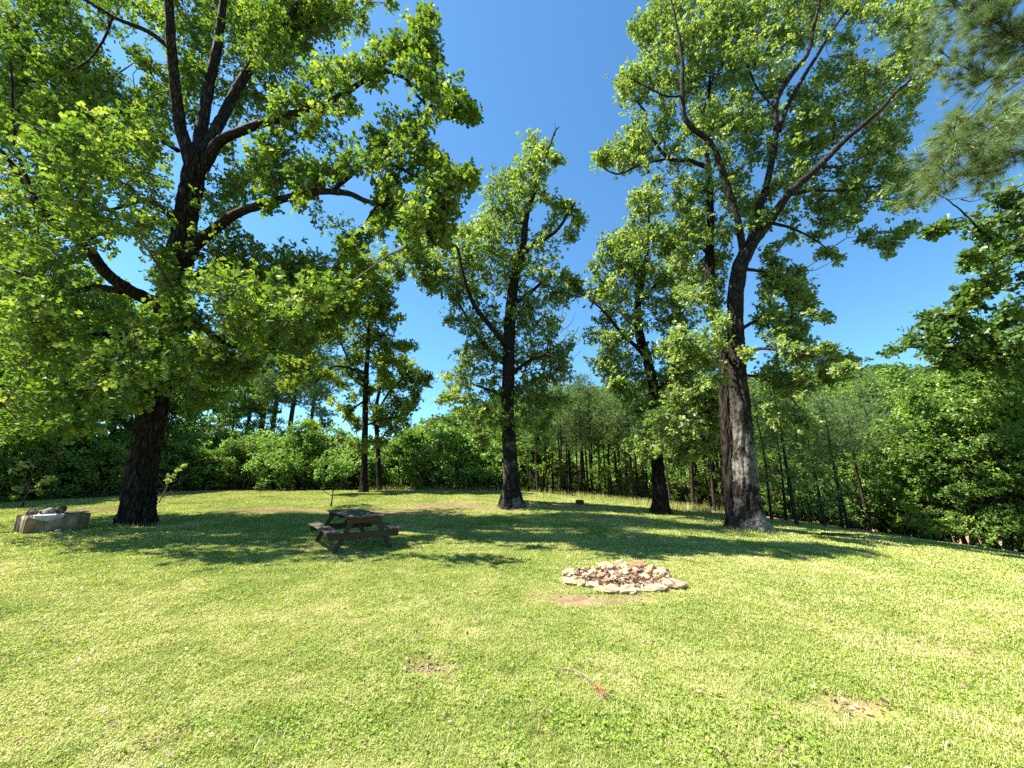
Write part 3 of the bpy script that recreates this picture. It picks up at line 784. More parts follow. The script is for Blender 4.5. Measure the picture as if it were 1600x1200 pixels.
t_cl = [(1010,30,22),(1040,15,26),(1002,58,18),(990,42,10),(1042,52,22),(1076,30,26),(1110,20,28),(1150,15,28),(1190,20,28),(1230,25,25),(1266,20,20),(1302,10,20),(1340,15,16),
 (1022,87,19),(1052,92,22),(1090,72,26),(1130,62,26),(1172,62,26),(1210,66,25),(1250,62,18),(1292,58,14),(990,112,22),(972,126,15),(1022,127,22),(1060,122,20),(1100,112,26),(1140,102,26),(1180,102,26),(1222,110,20),(1322,60,10),(1002,152,20),(976,152,12),(1036,162,22),(1090,152,26),(1130,147,26),(1172,152,26),(1202,142,16),(1245,150,12),
 (1042,197,18),(1002,202,16),(1086,197,20),(1130,192,26),(1172,202,24),(1210,185,14),(1252,180,14),(960,236,18),(942,252,16),(934,244,8),(980,227,20),(970,262,14),(1002,254,13),(1012,232,18),(1052,236,18),(1090,242,18),(1130,236,22),(1172,246,22),(1210,235,16),(1266,192,22),(1290,177,17),(1272,232,20),(1302,212,18),(1245,225,14),
 (1332,182,20),(1352,160,18),(1382,132,20),(1392,110,18),(1410,92,20),(1440,80,18),(1426,60,20),(1390,40,20),(1420,20,22),(1450,35,20),(1372,20,12),(1402,152,18),(1432,142,16),(1420,182,17),(1392,202,20),(1352,232,22),(1312,262,20),(1372,232,20),(1402,220,15),(1450,110,16),(1342,282,20),(1382,290,15),(1402,280,18),(1422,290,17),(1442,282,12),(1302,312,19),(1262,312,19),(1230,330,15),(1282,330,17),(1312,342,18),(1332,346,13),(1352,370,11),(1402,366,11),(1420,352,11),(1380,380,12),(1392,395,8),(1272,370,13),(1290,395,12),(1310,405,9),(1242,370,11),
 (1082,292,20),(1062,320,18),(1090,342,16),(1130,292,18),(1152,282,16),(1182,312,14),(1062,366,22),(1090,382,20),(1112,360,18),(1122,402,20),(1092,422,20),(1060,412,18),(1122,442,16),(1082,462,20),(1108,482,16),(1182,352,14),(1202,392,12),
 (1202,432,18),(1226,442,16),(1252,450,14),(1202,472,18),(1242,482,16),(1272,490,14),(1292,496,10),(1202,522,16),(1232,522,16),(1252,532,12),(1212,560,18),(1242,566,14),(1282,560,16),(1312,566,16),(1332,560,12),(1192,582,14),(1262,602,13),(1222,602,18),(1242,642,16),(1262,670,14),(1292,592,13),(1200,450,16,.8),(1235,465,15,1.2),(1260,470,13,1.5),(1215,505,15,1.2),(1250,510,13,1.6),(1190,500,14,.8),(1230,545,14,-1.4),(1265,550,13,-1.8),(1295,545,11,-2.2),(1320,575,11,-2.4),(1210,585,14,.8),(1240,600,13,1.4),(1200,640,13,1.2),(1225,665,12,1.6),(1215,410,13,.8),(1245,425,12,1),
 (1120,532,18,-1.2),(1092,532,18,-1.2),(1130,502,12,-.8),(1102,560,19,-1.2),(1168,552,11,-.8),(1122,590,12,-1),(1060,520,14,-1.2),(1060,560,16,-1.2),
 (1290,112,20),(1332,112,18),(1342,142,18),(1302,150,18),(1262,152,16),(1240,215,18),(1235,255,20),(1215,290,18),(1255,285,18),(1330,85,14),(1350,110,14),(1362,190,16),(1395,255,16),(1355,262,14),(1320,300,16),(1195,340,14),(1170,330,14),(1150,320,14),(1135,360,16),(1080,350,16),(1060,285,14),(1030,280,12),(1345,315,14),(1390,320,12),(1430,320,12),(1100,300,18),(1160,195,20),(1110,190,20),
 (1050,-30,32),(1120,-30,36),(1190,-30,36),(1260,-30,34),(1330,-30,28),(1400,-30,28),(1460,-20,25)]
lawn_tree('oak_tree', 'tall oak of two fused trunks with pale lower bark and an open sunlit crown', TD, tb, t_tr, t_li, t_cl,
          'oak_leaf_pale', 'bark_pale', 41, .15, .34, 1.0, 3, back=3.2, flare=.28, rough=.14, twig=.011, bias=.0, subs=6)

# --- two slim oaks behind the picnic table
sb = G(568, 769); SD = sb[1]
s_tr = [[(568, 771, 0, 17), (569, 745, 0, 12), (570, 690, 0, 10.5), (571, 630, 0, 10), (572, 590, 0, 9), (575, 540, 0, 7), (577, 500, 0, 6), (578, 465, 0, 4.5), (580, 420, 0, 2.5)]]
s_li = [[(571, 600, 0, 6), (556, 580, -.5, 5), (538, 573, -1, 4.5), (515, 576, -1.5, 3.5), (492, 598, -2, 2)],
        [(573, 585, 0, 6), (556, 575, .4, 5), (545, 560, .7, 4), (533, 535, 1, 3), (525, 510, 1.2, 2)],
        [(575, 545, 0, 4), (595, 525, -.8, 3), (618, 525, -1.4, 2)],
        [(571, 625, 0, 4), (550, 640, -1.2, 3), (535, 660, -2, 1.6)],
        [(570, 665, 0, 4), (600, 655, -1, 3), (630, 650, -1.8, 1.6)]]
s_cl = [(576,405,11),(566,420,14),(586,432,16),(562,447,18),(590,457,16),(610,442,10),(606,470,13),(576,482,16),(600,490,10),(546,470,16),(535,492,13),(590,522,14),(614,532,12),(628,545,8),(570,532,14),(546,542,12),(585,562,13),(606,566,10),(560,562,10),(552,622,10),(536,602,7),(560,665,10),(545,650,8),(575,610,9),
        (452,570,10,-2),(458,600,10,-2),(442,602,8,-2),(470,586,9,-2),(500,580,8,-1.8),(485,560,9,-1.6),(440,560,7,-2),(520,590,8,-1.4),(535,690,8,-1),(590,640,10,-1),(625,655,8,-1.6),(520,500,11),(515,480,12),(500,500,11),(505,530,10),(620,500,11),(640,540,10),(600,545,12),(530,520,11),(550,510,12),(560,590,9),(540,575,9),(600,580,10),(625,570,9),(590,480,13),(560,490,13),(585,505,14),(555,455,13),(600,420,9),(545,430,9),(610,600,9),(535,640,8),(520,625,7),(580,690,9),(600,690,9),(560,700,8),(635,630,9)]
lawn_tree('oak_tree', 'slim yellowish oak with a straight dark trunk behind the picnic table', SD, sb, s_tr, s_li, s_cl,
          'oak_leaf_yellow', 'bark_oak', 53, .19, .65, 1.6, 3, flare=.35, rough=.06, twig=.015, bias=.08, subs=5)
s2 = ground_at(593, SD + 2.5)
s2_tr = [[(593, 772, 2.5, 13), (592, 740, 2.5, 9), (590, 690, 2.5, 8), (587, 645, 2.5, 6), (595, 600, 2.5, 5), (603, 560, 2.5, 3), (606, 530, 2.5, 1.6)]]
s2_li = [[(588, 650, 2.5, 5), (606, 615, 2.2, 4), (625, 595, 2, 3), (650, 585, 1.8, 1.6)], [(590, 690, 2.5, 4), (610, 670, 3, 3), (635, 650, 3.4, 1.6)], [(588, 650, 2.5, 4), (578, 625, 3, 2.5), (582, 600, 3.3, 1.6)]]
s2_cl = [(640,570,12,2.5),(655,586,12,2.5),(666,600,10,2.5),(645,606,12,2.5),(625,596,12,2.5),(602,600,14,2.5),(575,612,10,2.5),(620,626,14,2.5),(602,642,14,2.5),(640,636,10,2.5),(586,660,14,2.5),(612,672,12,2.5),(630,660,10,2.5),(630,560,9,2.5),(600,560,11,2.5),(650,620,8,2.5),(672,590,6,2.5)]
lawn_tree('oak_tree', 'thin oak with grey green leaves just behind the slim yellowish oak', SD, s2, s2_tr, s2_li, s2_cl,
          'oak_leaf_pale', 'bark_oak', 59, .19, .65, 1.2, 3, flare=.3, rough=.06, twig=.014, bias=-.1, subs=5)

# --- pale sparse tree, almost bare, behind the middle oak
pb = ground_at(842, 33.5)
pt = [[(838, 775, 33.5 - MD, 9), (840, 700, 33.5 - MD, 7), (845, 620, 33.5 - MD, 5), (853, 560, 33.5 - MD, 3.5), (860, 510, 33.5 - MD, 2)]]
dB = 33.5 - MD
p_li = [[(846, 610, dB, 3), (865, 580, dB - .4, 2.2), (885, 545, dB - .8, 1.5), (905, 510, dB - 1, .8)], [(850, 580, dB, 2.4), (835, 545, dB + .4, 1.6), (828, 510, dB + .7, .9)], [(855, 550, dB, 2), (872, 520, dB + .5, 1.4), (880, 485, dB + .8, .8)],
        [(843, 640, dB, 2.8), (870, 630, dB + .6, 1.8), (895, 600, dB + 1, .9)], [(868, 578, dB - .4, 1.4), (890, 565, dB - .7, .9), (908, 548, dB - 1, .6)], [(875, 520, dB + .5, 1.1), (892, 505, dB + .6, .8), (900, 488, dB + .7, .5)]]
p_cl = [(870,540,9,dB),(890,520,7,dB),(880,570,9,dB),(850,530,8,dB),(865,600,10,dB),(895,560,7,dB),(840,590,10,dB),(885,600,9,dB),(880,495,6,dB),(905,530,5,dB)]
lawn_tree('sparse_tree', 'thin pale grey tree, nearly leafless, behind the middle oak', MD, pb, pt, p_li, p_cl, 'oak_leaf_pale', 'bark_grey', 61, .16, .25, 1, 1, flare=.2, rough=.04, twig=.02, subs=7)

# --- oak standing outside the frame on the right, its low limbs reach in
qd = 10.5
qb = np.array((17.2, qd + .6, gz(17.2, qd + .6)))
q_tr = [[(1722, 880, .6, 60), (1718, 800, .6, 50), (1712, 650, .5, 44), (1712, 520, .3, 40), (1716, 400, .1, 34), (1725, 250, -.1, 26), (1730, 100, -.3, 18)]]
q_li = [[(1712, 560, .3, 18), (1660, 556, .1, 14), (1600, 556, -.1, 10), (1540, 548, -.3, 7), (1480, 542, -.4, 4.5), (1430, 541, -.5, 3), (1396, 547, -.6, 1.6)],
        [(1716, 430, .1, 18), (1660, 410, -.1, 13), (1600, 395, -.3, 9), (1545, 370, -.5, 6), (1510, 338, -.6, 4), (1480, 312, -.7, 2.5), (1448, 296, -.7, 1.2)],
        [(1600, 395, -.3, 7), (1565, 415, -.4, 5), (1540, 445, -.5, 3.5), (1515, 475, -.6, 2.5), (1480, 500, -.6, 1.8), (1440, 496, -.7, 1)],
        [(1660, 556, .1, 8), (1620, 520, .3, 6), (1580, 500, .5, 4), (1535, 510, .6, 2)],
        [(1512, 340, -.6, 2.4), (1530, 335, -.6, 1.8), (1545, 322, -.6, 1.2)],
        [(1512, 340, -.6, 2), (1480, 345, -.8, 1.4), (1455, 358, -.9, .7)]]
q_cl = [(1530,345,22),(1570,340,22),(1592,368,24),(1542,380,20),(1576,400,24),(1530,410,16),(1545,440,16),(1520,400,10),(1505,410,8),(1520,450,13),(1502,470,10),(1562,440,11),(1592,490,13),(1572,480,10),(1440,495,10),(1460,505,12),(1480,500,14),(1500,490,14),(1520,470,12),(1402,545,12),(1430,532,16),(1452,546,16),(1470,526,18),(1500,540,20),(1530,532,20),(1562,532,23),(1592,540,24),(1480,570,13),(1512,570,18),(1550,572,19),(1592,576,24),(1530,510,16),(1572,506,16),(1458,360,8),(1480,350,7),(1450,300,7),(1590,320,20),(1560,305,16),
        (1640,380,30),(1680,420,34),(1640,540,34),(1690,560,34),(1650,470,26),(1700,330,34),(1740,380,34),(1640,600,30),(1700,640,34),(1640,300,28)]
lawn_tree('oak_tree', 'oak whose dark leafy low limbs hang in beside the near pine, trunk out of view', qd, qb, q_tr, q_li, q_cl,
          'oak_leaf', 'bark_oak', 67, .165, .36, 1.2, 2, flare=.4, rough=.08, twig=.010, bias=-.2, subs=6)  # bias darkens the leaf tint: shade on these limbs put into their colour
#==PART3==
# ------------------------------------------------------------------ pines
def needle_tufts(mb, pos, dirv, rng, n_per, length, width, bias=0.0, mi=0, droop=.1):
    """bunches of needles: thin triangles fanned round each shoot tip"""
    k = len(pos)
    if k == 0: return
    i = np.repeat(np.arange(k), n_per)
    n = len(i)
    d = norm(norm(dirv)[i] * .75 + rand_unit(rng, n) * .75 + np.array((0, 0, .1)))
    L = length * rng.uniform(.7, 1.15, n)[:, None]
    p = pos[i] - norm(dirv)[i] * (rng.random((n, 1)) * length * .5)
    s = norm(np.cross(d, rand_unit(rng, n))) * width * .5
    V = np.empty((n, 3, 3))
    V[:, 0] = p - s; V[:, 1] = p + s; V[:, 2] = p + d * L + np.array((0, 0, -droop)) * L
    t = np.clip(.5 + bias + rng.normal(0, .13, k)[i] + rng.normal(0, .12, n), 0, 1)
    mb.add(V.reshape(-1, 3), np.arange(n * 3).reshape(n, 3), t, mi, False)

def make_pine(h, clear, seed, r0=.13, blen=1.9, n_whorl=15, tuft_n=11, nl=.22, nw=.022, name='pine_tree', dead=True, tufts=22, flat=False):
    rng = np.random.default_rng(seed)
    root = empty(name)
    bend = rng.normal(0, .012 * h, 2)
    zz = np.linspace(0, 1, 24)
    pts = np.stack([bend[0] * np.sin(zz * 3.0) + .004 * h * np.sin(zz * 9 + seed), bend[1] * np.sin(zz * 2.4), zz * h - .1], 1)
    rad = r0 * (1 - zz) ** .75 + .012
    tm = MB(); tube(tm, pts, rad, 12, .07, seed, .25)
    A, Mi, B, ra = [], [], [], []
    TP, TD_ = [], []
    def tp(f):
        return np.array([np.interp(f, zz, pts[:, k]) for k in range(3)])
    for wv in range(n_whorl):
        f = clear + (1 - clear) * (wv + .3 * rng.random()) / n_whorl
        base = tp(f)
        g = (f - clear) / (1 - clear)
        L0 = blen * (1 - g) ** .8 * (.75 + .5 * math.sin(min(g * 5, 1.6))) + .25
        nb = rng.integers(3, 6)
        a0 = rng.uniform(0, 6.28)
        for k in range(nb):
            a = a0 + 6.283 * k / nb + rng.normal(0, .3)
            L = L0 * rng.uniform(.6, 1.15)
            up = (.05 if flat else .15) + .65 * g + rng.normal(0, .12)
            dv = norm(np.array((math.cos(a), math.sin(a), up)))
            e = base + dv * L + np.array((0, 0, .10 * L))
            m = base + dv * L * .5 + np.array((0, 0, -.06 * L))
            A.append(base); Mi.append(m); B.append(e); ra.append(.007 + .006 * L)
            nt = max(3, int(tufts * L / blen * rng.uniform(.7, 1.2)))
            for q in range(nt):
                u = .35 + .65 * rng.random() ** .7
                c = (1 - u) ** 2 * base + 2 * u * (1 - u) * m + u * u * e
                off = rng.normal(size=3) * np.array((1, 1, .45 if flat else .7)) * (.10 + .22 * L * .5)
                TP.append(c + off); TD_.append(norm(dv * .6 + off + np.array((0, 0, .35))))
                if rng.random() < .6:
                    A.append(c); Mi.append(c + off * .5 + np.array((0, 0, -.02))); B.append(c + off); ra.append(.004)
    if dead:
        for k in range(9):
            f = clear * rng.uniform(.35, 1.0); base = tp(f); a = rng.uniform(0, 6.28); L = rng.uniform(.3, 1.2)
            e = base + np.array((math.cos(a), math.sin(a), rng.uniform(-.3, .15))) * L
            A.append(base); Mi.append((base + e) / 2 + rng.normal(size=3) * .05); B.append(e); ra.append(.012)
    tubes3(tm, np.array(A), np.array(Mi), np.array(B), np.array(ra), np.array(ra) * .4)
    tm.build('trunk', [M['bark_pine']], root)
    cm = MB()
    needle_tufts(cm, np.array(TP), np.array(TD_), rng, tuft_n, nl, nw)
    cm.build('crown', [M['needle']], root)
    return root

def place(proto, used, loc, rz, s, label, cat, group, sz=None):
    o = proto if proto.name not in used else copy_tree(proto)
    used.add(o.name)
    o.location = loc
    o.rotation_euler = (0, 0, rz)
    o.scale = (s, s, sz or s)
    for k in ('label', 'category', 'group'):
        if k in o: del o[k]
    tag(o, label, cat, group)
    return o

USED = set()
pine_protos = [make_pine(12.5, .56, 101, .13, 1.7, 14), make_pine(11.5, .50, 102, .115, 1.6, 15), make_pine(13, .6, 103, .14, 1.9, 13),
               make_pine(10.5, .46, 104, .11, 1.7, 15), make_pine(12, .52, 105, .12, 1.5, 16)]
PH = [12.5, 11.5, 13, 10.5, 12]
bushy_protos = [make_pine(10, .18, 111, .11, 2.1, 19, 11, .22, .021, tufts=28), make_pine(9, .22, 112, .10, 1.9, 17, 11, .22, .021, tufts=27)]
BH = [10, 9]
tall_protos = [make_pine(19, .42, 121, .27, 4.4, 14, 16, .30, .042, tufts=78, flat=True), make_pine(18, .47, 122, .25, 4.0, 12, 16, .30, .042, tufts=74, flat=True)]
rp = random.Random(77)

def top_h(px, py, d):
    return P(px, py, d)[2] - gz(P(px, py, d)[0], d)

# pines one can tell apart along the right edge of the lawn
for px, base_y, top_y, pr, lab in ((1400, 829, 580, 0, 'tall full pine at the lawn edge right of the twin trunked oak, dark straight trunk'),
                                   (1346, 826, 612, 1, 'slimmer pine with pale greyish trunk just left of the tall full pine'),
                                   (1255, 822, 590, 1, 'pine with drooping dull branches right beside the twin trunked oak'),
                                   (1300, 824, 650, 0, 'short bushy pine between two taller pines at the lawn edge')):
    g = G(px + 22 if px == 1400 else px, base_y)
    d = g[1] + .4
    place(bushy_protos[pr], USED, (g[0], d, gz(g[0], d) - .05), rp.uniform(0, 6), top_h(px, top_y, d) / BH[pr], lab, 'pine tree', 'pines along the lawn edge')

# plantation behind the lawn: three stretches that read as such in the picture
spots = []
def stretch(x0, x1, d0, d1, n, label, ty0, ty1, mind=1.0):
    c = 0; tries = 0
    while c < n and tries < 4000:
        tries += 1
        px = rp.uniform(x0, x1); d = rp.uniform(d0, d1)
        g = ground_at(px, d)
        if d < edge_d(g[0] / g[1]) + .8: continue
        if any((g[0] - a) ** 2 + (g[1] - b) ** 2 < mind ** 2 for a, b in spots): continue
        spots.append((g[0], g[1]))
        k = rp.randrange(5)
        s = top_h(px, rp.uniform(ty0, ty1), d) / PH[k]
        place(pine_protos[k], USED, (g[0], g[1], g[2] - .05), rp.uniform(0, 6.28), max(.55, min(s, 1.25)), label, 'pine tree', label + ' group', None)
        c += 1
stretch(812, 1015, 31, 39.5, 34, 'one of the thin bare stemmed pines between the middle oak and the black trunked oak', 580, 640, 1.1)
stretch(1045, 1135, 26, 37, 18, 'one of the thin pines seen between the black trunked oak and the twin trunked oak', 570, 640, 1.1)
stretch(1190, 1470, 20, 36, 30, 'one of the pines standing back in the woods right of the twin trunked oak', 590, 660, 1.3)
stretch(1480, 1800, 20, 34, 14, 'one of the pines deep in the shady woods at the far right', 570, 640, 1.5)

# tall pines against the sky behind the left shrubs
for px, d, ty, pr, lab in ((393, 52, 440, 0, 'tall grey trunked pine furthest left of the tall pines behind the shrubs'),
                           (415, 57, 470, 1, 'tall pine with thin trunk between two thicker pines behind the shrubs'),
                           (438, 50, 470, 0, 'tall pine with flat dark boughs spreading toward the slim yellowish oak'),
                           (368, 60, 500, 1, 'shorter thin pine left of the tall pines, seen past the large oak'),
                           (330, 58, 470, 1, 'tall pine seen just right of the large oak trunk'),
                           (470, 62, 505, 1, 'farther pine whose crown shows between the tall pines and the slim yellowish oak')):
    g = ground_at(px, d)
    place(tall_protos[pr], USED, (g[0], g[1], g[2] - .05), rp.uniform(0, 6), top_h(px, ty, d) / (19 if pr == 0 else 18), lab, 'pine tree', 'tall pines behind the left shrubs')

# near pine outside the frame on the right, its boughs hang into the view
def near_pine():
    rng = np.random.default_rng(131)
    bx, by = 11.2, 5.4
    b = np.array((bx, by, gz(bx, by)))
    root = empty('pine_tree', b)
    tag(root, 'near pine with long soft grey green needles hanging in from the frame edge', 'pine tree')
    zz = np.linspace(0, 1, 30)
    pts = np.stack([bx + .25 * np.sin(zz * 3), by + .15 * np.sin(zz * 2), b[2] - .1 + zz * 17], 1)
    tm = MB(); tube(tm, pts, .26 * (1 - zz) ** .8 + .02, 24, .09, 3, .3)
    # boughs as pixel controls with their own depth
    boughs = [[(1640, 40, 5.6, 5), (1585, 45, 5.4, 4), (1540, 25, 5.3, 3), (1490, 5, 5.2, 2)],
              [(1640, 75, 5.2, 6), (1590, 60, 5.0, 4), (1555, 30, 4.9, 3), (1540, -20, 4.8, 2)],
              [(1640, 165, 5.7, 6), (1590, 175, 5.6, 4), (1545, 190, 5.5, 3), (1490, 198, 5.4, 1.8)],
              [(1640, 205, 5.2, 6), (1580, 208, 5.0, 4), (1525, 222, 4.9, 3), (1470, 235, 4.8, 1.8)],
              [(1640, 232, 5.5, 6), (1580, 245, 5.4, 4), (1530, 262, 5.3, 3), (1475, 280, 5.2, 1.8)],
              [(1640, 120, 5.9, 6), (1590, 110, 5.9, 4), (1540, 120, 5.9, 3), (1490, 95, 5.9, 1.8)]]
    TP, TD_ = [], []
    A, Mi, B, ra = [], [], [], []
    for bo in boughs:
        c = np.array([(*P(px, py, d), wv / F * d * .55) for px, py, d, wv in bo])
        z0 = c[0, 2] - .5
        st0 = np.array([(*[np.interp(z0, pts[:, 2], pts[:, k]) for k in range(3)], .06)])
        sm = catmull(np.vstack([st0, c]), 9)
        tube(tm, sm[:, :3], np.maximum(sm[:, 3], .006), 8, .05, int(bo[0][1]))
        L = len(sm)
        for q in range(100):
            u = .30 + .70 * rng.random() ** .8
            i = min(L - 1, int(u * L))
            base = sm[i, :3]
            dv = norm(sm[min(i + 1, L - 1), :3] - sm[max(i - 1, 0), :3])
            off = rng.normal(size=3) * np.array((.18, .26, .14)) * (.6 + .6 * u)
            off += dv * .15
            A.append(base); Mi.append(base + off * .5 + np.array((0, 0, -.03))); B.append(base + off); ra.append(.007)
            TP.append(base + off); TD_.append(norm(off * 2 + dv * .5 + np.array((0, 0, .15))))
    # upper boughs out of view complete the tree
    for k in range(34):
        f = .45 + .55 * k / 34
        base = np.array([np.interp(f, zz, pts[:, j]) for j in range(3)])
        a = rng.uniform(-1.3, 1.9); L = 3.4 * (1.1 - f) + .6
        e = base + np.array((math.cos(a), math.sin(a), .25)) * L
        A.append(base); Mi.append((base + e) / 2 + np.array((0, 0, -.1))); B.append(e); ra.append(.03)
        for q in range(12):
            u = .35 + .65 * rng.random(); off = rng.normal(size=3) * .3
            TP.append(base + (e - base) * u + off); TD_.append(norm(off + (e - base) * .3 + np.array((0, 0, .3))))
    tubes3(tm, np.array(A), np.array(Mi), np.array(B), np.array(ra), np.array(ra) * .5)
    tm.build('trunk', [M['bark_pine']], root, b)
    cm = MB()
    needle_tufts(cm, np.array(TP), np.array(TD_), rng, 110, .20, .005, 0, 0, .12)
    cm.build('crown', [M['needle_near']], root, b)
near_pine()

# ------------------------------------------------------------------ broadleaf trees and shrubs of the wood edge (prototypes, then copies)
def make_broadleaf(name, h, cw, z0, seed, leafm, leaf, cov, nclump, r0, barkm='bark_oak', stems=1, bias=0., trunk_to=.75, cr=.22, subs=6):
    rng = np.random.default_rng(seed)
    root = empty(name)
    tm = MB(); S = []
    for s in range(stems):
        a = rng.uniform(0, 6.28)
        lean = 0 if stems == 1 else rng.uniform(.15, .5) * cw
        n = 12; zz = np.linspace(0, 1, n)
        pts = np.stack([math.cos(a) * lean * zz ** 1.3 + .02 * h * np.sin(zz * 4 + a), math.sin(a) * lean * zz ** 1.3 + .02 * h * np.sin(zz * 3.3 + a), zz * h * trunk_to - .08], 1)
        tube(tm, pts, r0 * (1 - .8 * zz), 10, .06, seed + s, .25)
        S.append(pts[3:] if stems == 1 else pts[1:])
    for k in range(int(nclump * .16)):
        st0 = S[rng.integers(len(S))]; b0 = st0[rng.integers(len(st0) - 1)]
        a = rng.uniform(0, 6.28); L = cw * rng.uniform(.4, .8)
        e = b0 + np.array((math.cos(a) * L, math.sin(a) * L, L * rng.uniform(.2, .9)))
        pp = catmull(np.array([b0, (b0 + e) / 2 + np.array((0, 0, -.05 * L)), e]), 4)
        tube(tm, pp, np.linspace(r0 * .4, .015, len(pp)), 6, 0, seed + k)
        S.append(pp)
    tm.build('trunk' if stems == 1 else 'stems', [M[barkm]], root)
    C, Rr = [], []
    while len(C) < nclump:
        q = rng.uniform(-1, 1, 3)
        rr = np.linalg.norm(q)
        if rr > 1 or (rr < .45 and rng.random() < .6): continue
        cz = (z0 + h) / 2
        w_ = cw * (1.0 if q[2] < 0 else 1 - .25 * q[2]) * rng.uniform(.85, 1.1)
        C.append((q[0] * w_, q[1] * w_, cz + q[2] * (h - z0) / 2)); Rr.append(cw * cr * rng.uniform(.7, 1.3))
    cm = MB()
    grow_crown(cm, np.array(C), np.array(Rr), np.vstack(S), rng, leaf, cov, subs, .012, .7, 0, 1, bias)
    cm.build('crown' if stems == 1 else 'foliage', [M[leafm], M['twig']], root)
    return root

wood_protos = [make_broadleaf('broadleaf_tree', 13, 3.6, 2.2, 201, 'wood_leaf', .15, .62, 80, .17, cr=.22), make_broadleaf('broadleaf_tree', 11, 3.2, 1.2, 202, 'wood_leaf_light', .15, .60, 74, .14, cr=.22),
               make_broadleaf('broadleaf_tree', 14, 4.0, 3.0, 203, 'wood_leaf', .16, .58, 86, .19, bias=.08, cr=.21)]
WH = [13, 11, 14]
dark_protos = [make_broadleaf('broadleaf_tree', 9, 2.7, .3, 211, 'wood_leaf', .14, .60, 70, .10, bias=.05, cr=.22), make_broadleaf('broadleaf_tree', 8, 2.5, .3, 212, 'wood_leaf_light', .14, .60, 66, .10, bias=-.05, cr=.22)]
DH = [9, 8]
shrub_protos = [make_broadleaf('shrub', 3.4, 1.7, .0, 221, 'shrub_leaf', .11, .62, 56, .05, stems=5, cr=.27), make_broadleaf('shrub', 2.6, 1.5, .0, 222, 'shrub_leaf', .105, .62, 50, .04, stems=5, bias=.14, cr=.28),
                make_broadleaf('shrub', 3.8, 1.6, .0, 223, 'wood_leaf', .11, .62, 56, .05, stems=4, bias=-.08, cr=.26), make_broadleaf('shrub', 2.0, 1.0, .0, 224, 'wood_leaf_light', .11, .60, 26, .03, stems=4, bias=.05, cr=.3)]
SH = [3.4, 2.6, 3.8, 2.0]

def put(protos, hs, k, px, d, ty, label, cat, group, wide=1.0):
    g = ground_at(px, d)
    s = top_h(px, ty, d) / hs[k]
    o = place(protos[k], USED, (g[0], g[1], g[2] - .05), rp.uniform(0, 6.28), s * wide, label, cat, group, s)
    return o

for px, d, ty, k, lab in ((285, 46, 520, 0, 'leafy tree directly right of the large oak trunk, behind the dark shrubs'),
                          (345, 50, 560, 1, 'smaller leafy tree left of the tall pines behind the dark shrubs'),
                          (385, 47, 610, 0, 'low leafy tree in front of the tall pines, above the dark shrubs'),
                          (488, 56, 640, 1, 'small leafy tree showing above the shrubs left of the slim yellowish oak')):
    put(wood_protos, WH, k, px, d, ty, lab, 'tree', 'leafy trees behind the dark shrubs')
for i, (px, d, ty, k) in enumerate(((838, 33, 660, 1), (955, 33, 655, 1), (1065, 29, 660, 0), (1122, 28, 650, 1))):
    put(dark_protos, DH, k, px, d, ty, 'one of the leafy understory trees standing among the front pine stems', 'tree', 'understory trees among the pines')
for i, (px, dd, ty, k) in enumerate(((1210, 3.5, 680, 1), (1280, 4.5, 690, 1), (1330, 5.5, 670, 1), (1430, 3, 660, 0))):
    d = float(edge_d((px - 800) / F / 1.045)) + dd
    put(dark_protos, DH, k, px, d, ty, 'one of the leafy understory trees among the pines right of the twin trunked oak', 'tree', 'understory trees at the right wood edge')
# trees behind the large oak, at the left
for i, (px, d, ty, k) in enumerate(((-150, 25, 330, 0), (-60, 27, 390, 2), (10, 27, 400, 0), (70, 30, 430, 2), (-20, 23, 520, 1), (95, 27, 540, 1), (150, 33, 470, 0), (45, 25, 560, 1), (190, 34, 500, 2), (-100, 21, 480, 1), (270, 40, 520, 0), (235, 36, 560, 1))):
    put(wood_protos, WH, k, px, d, ty, 'one of the dense leafy trees in the dark wood behind the large oak', 'tree', 'leafy trees behind the large oak')
for i, (px, d, ty, k) in enumerate(((-60, 20.5, 690, 2), (5, 22.6, 700, 0), (50, 23.5, 690, 2), (100, 24.5, 700, 0), (150, 25.5, 690, 2), (195, 27, 690, 0), (25, 25, 660, 2), (120, 27, 660, 2))):
    put(shrub_protos, SH, k, px, d, ty, 'one of the dark shrubs along the lawn edge left of the large oak trunk', 'shrub', 'dark shrubs left of the large oak')
for i, (px, d, ty, k) in enumerate(((262, 29.5, 690, 2), (290, 30.5, 695, 2), (322, 31, 690, 0), (352, 31.5, 685, 2), (378, 32, 690, 2), (300, 33, 670, 0), (340, 34, 672, 2))):
    put(shrub_protos, SH, k, px, d, ty, 'one of the dark shrubs along the lawn edge right of the large oak trunk', 'shrub', 'dark shrubs right of the large oak')
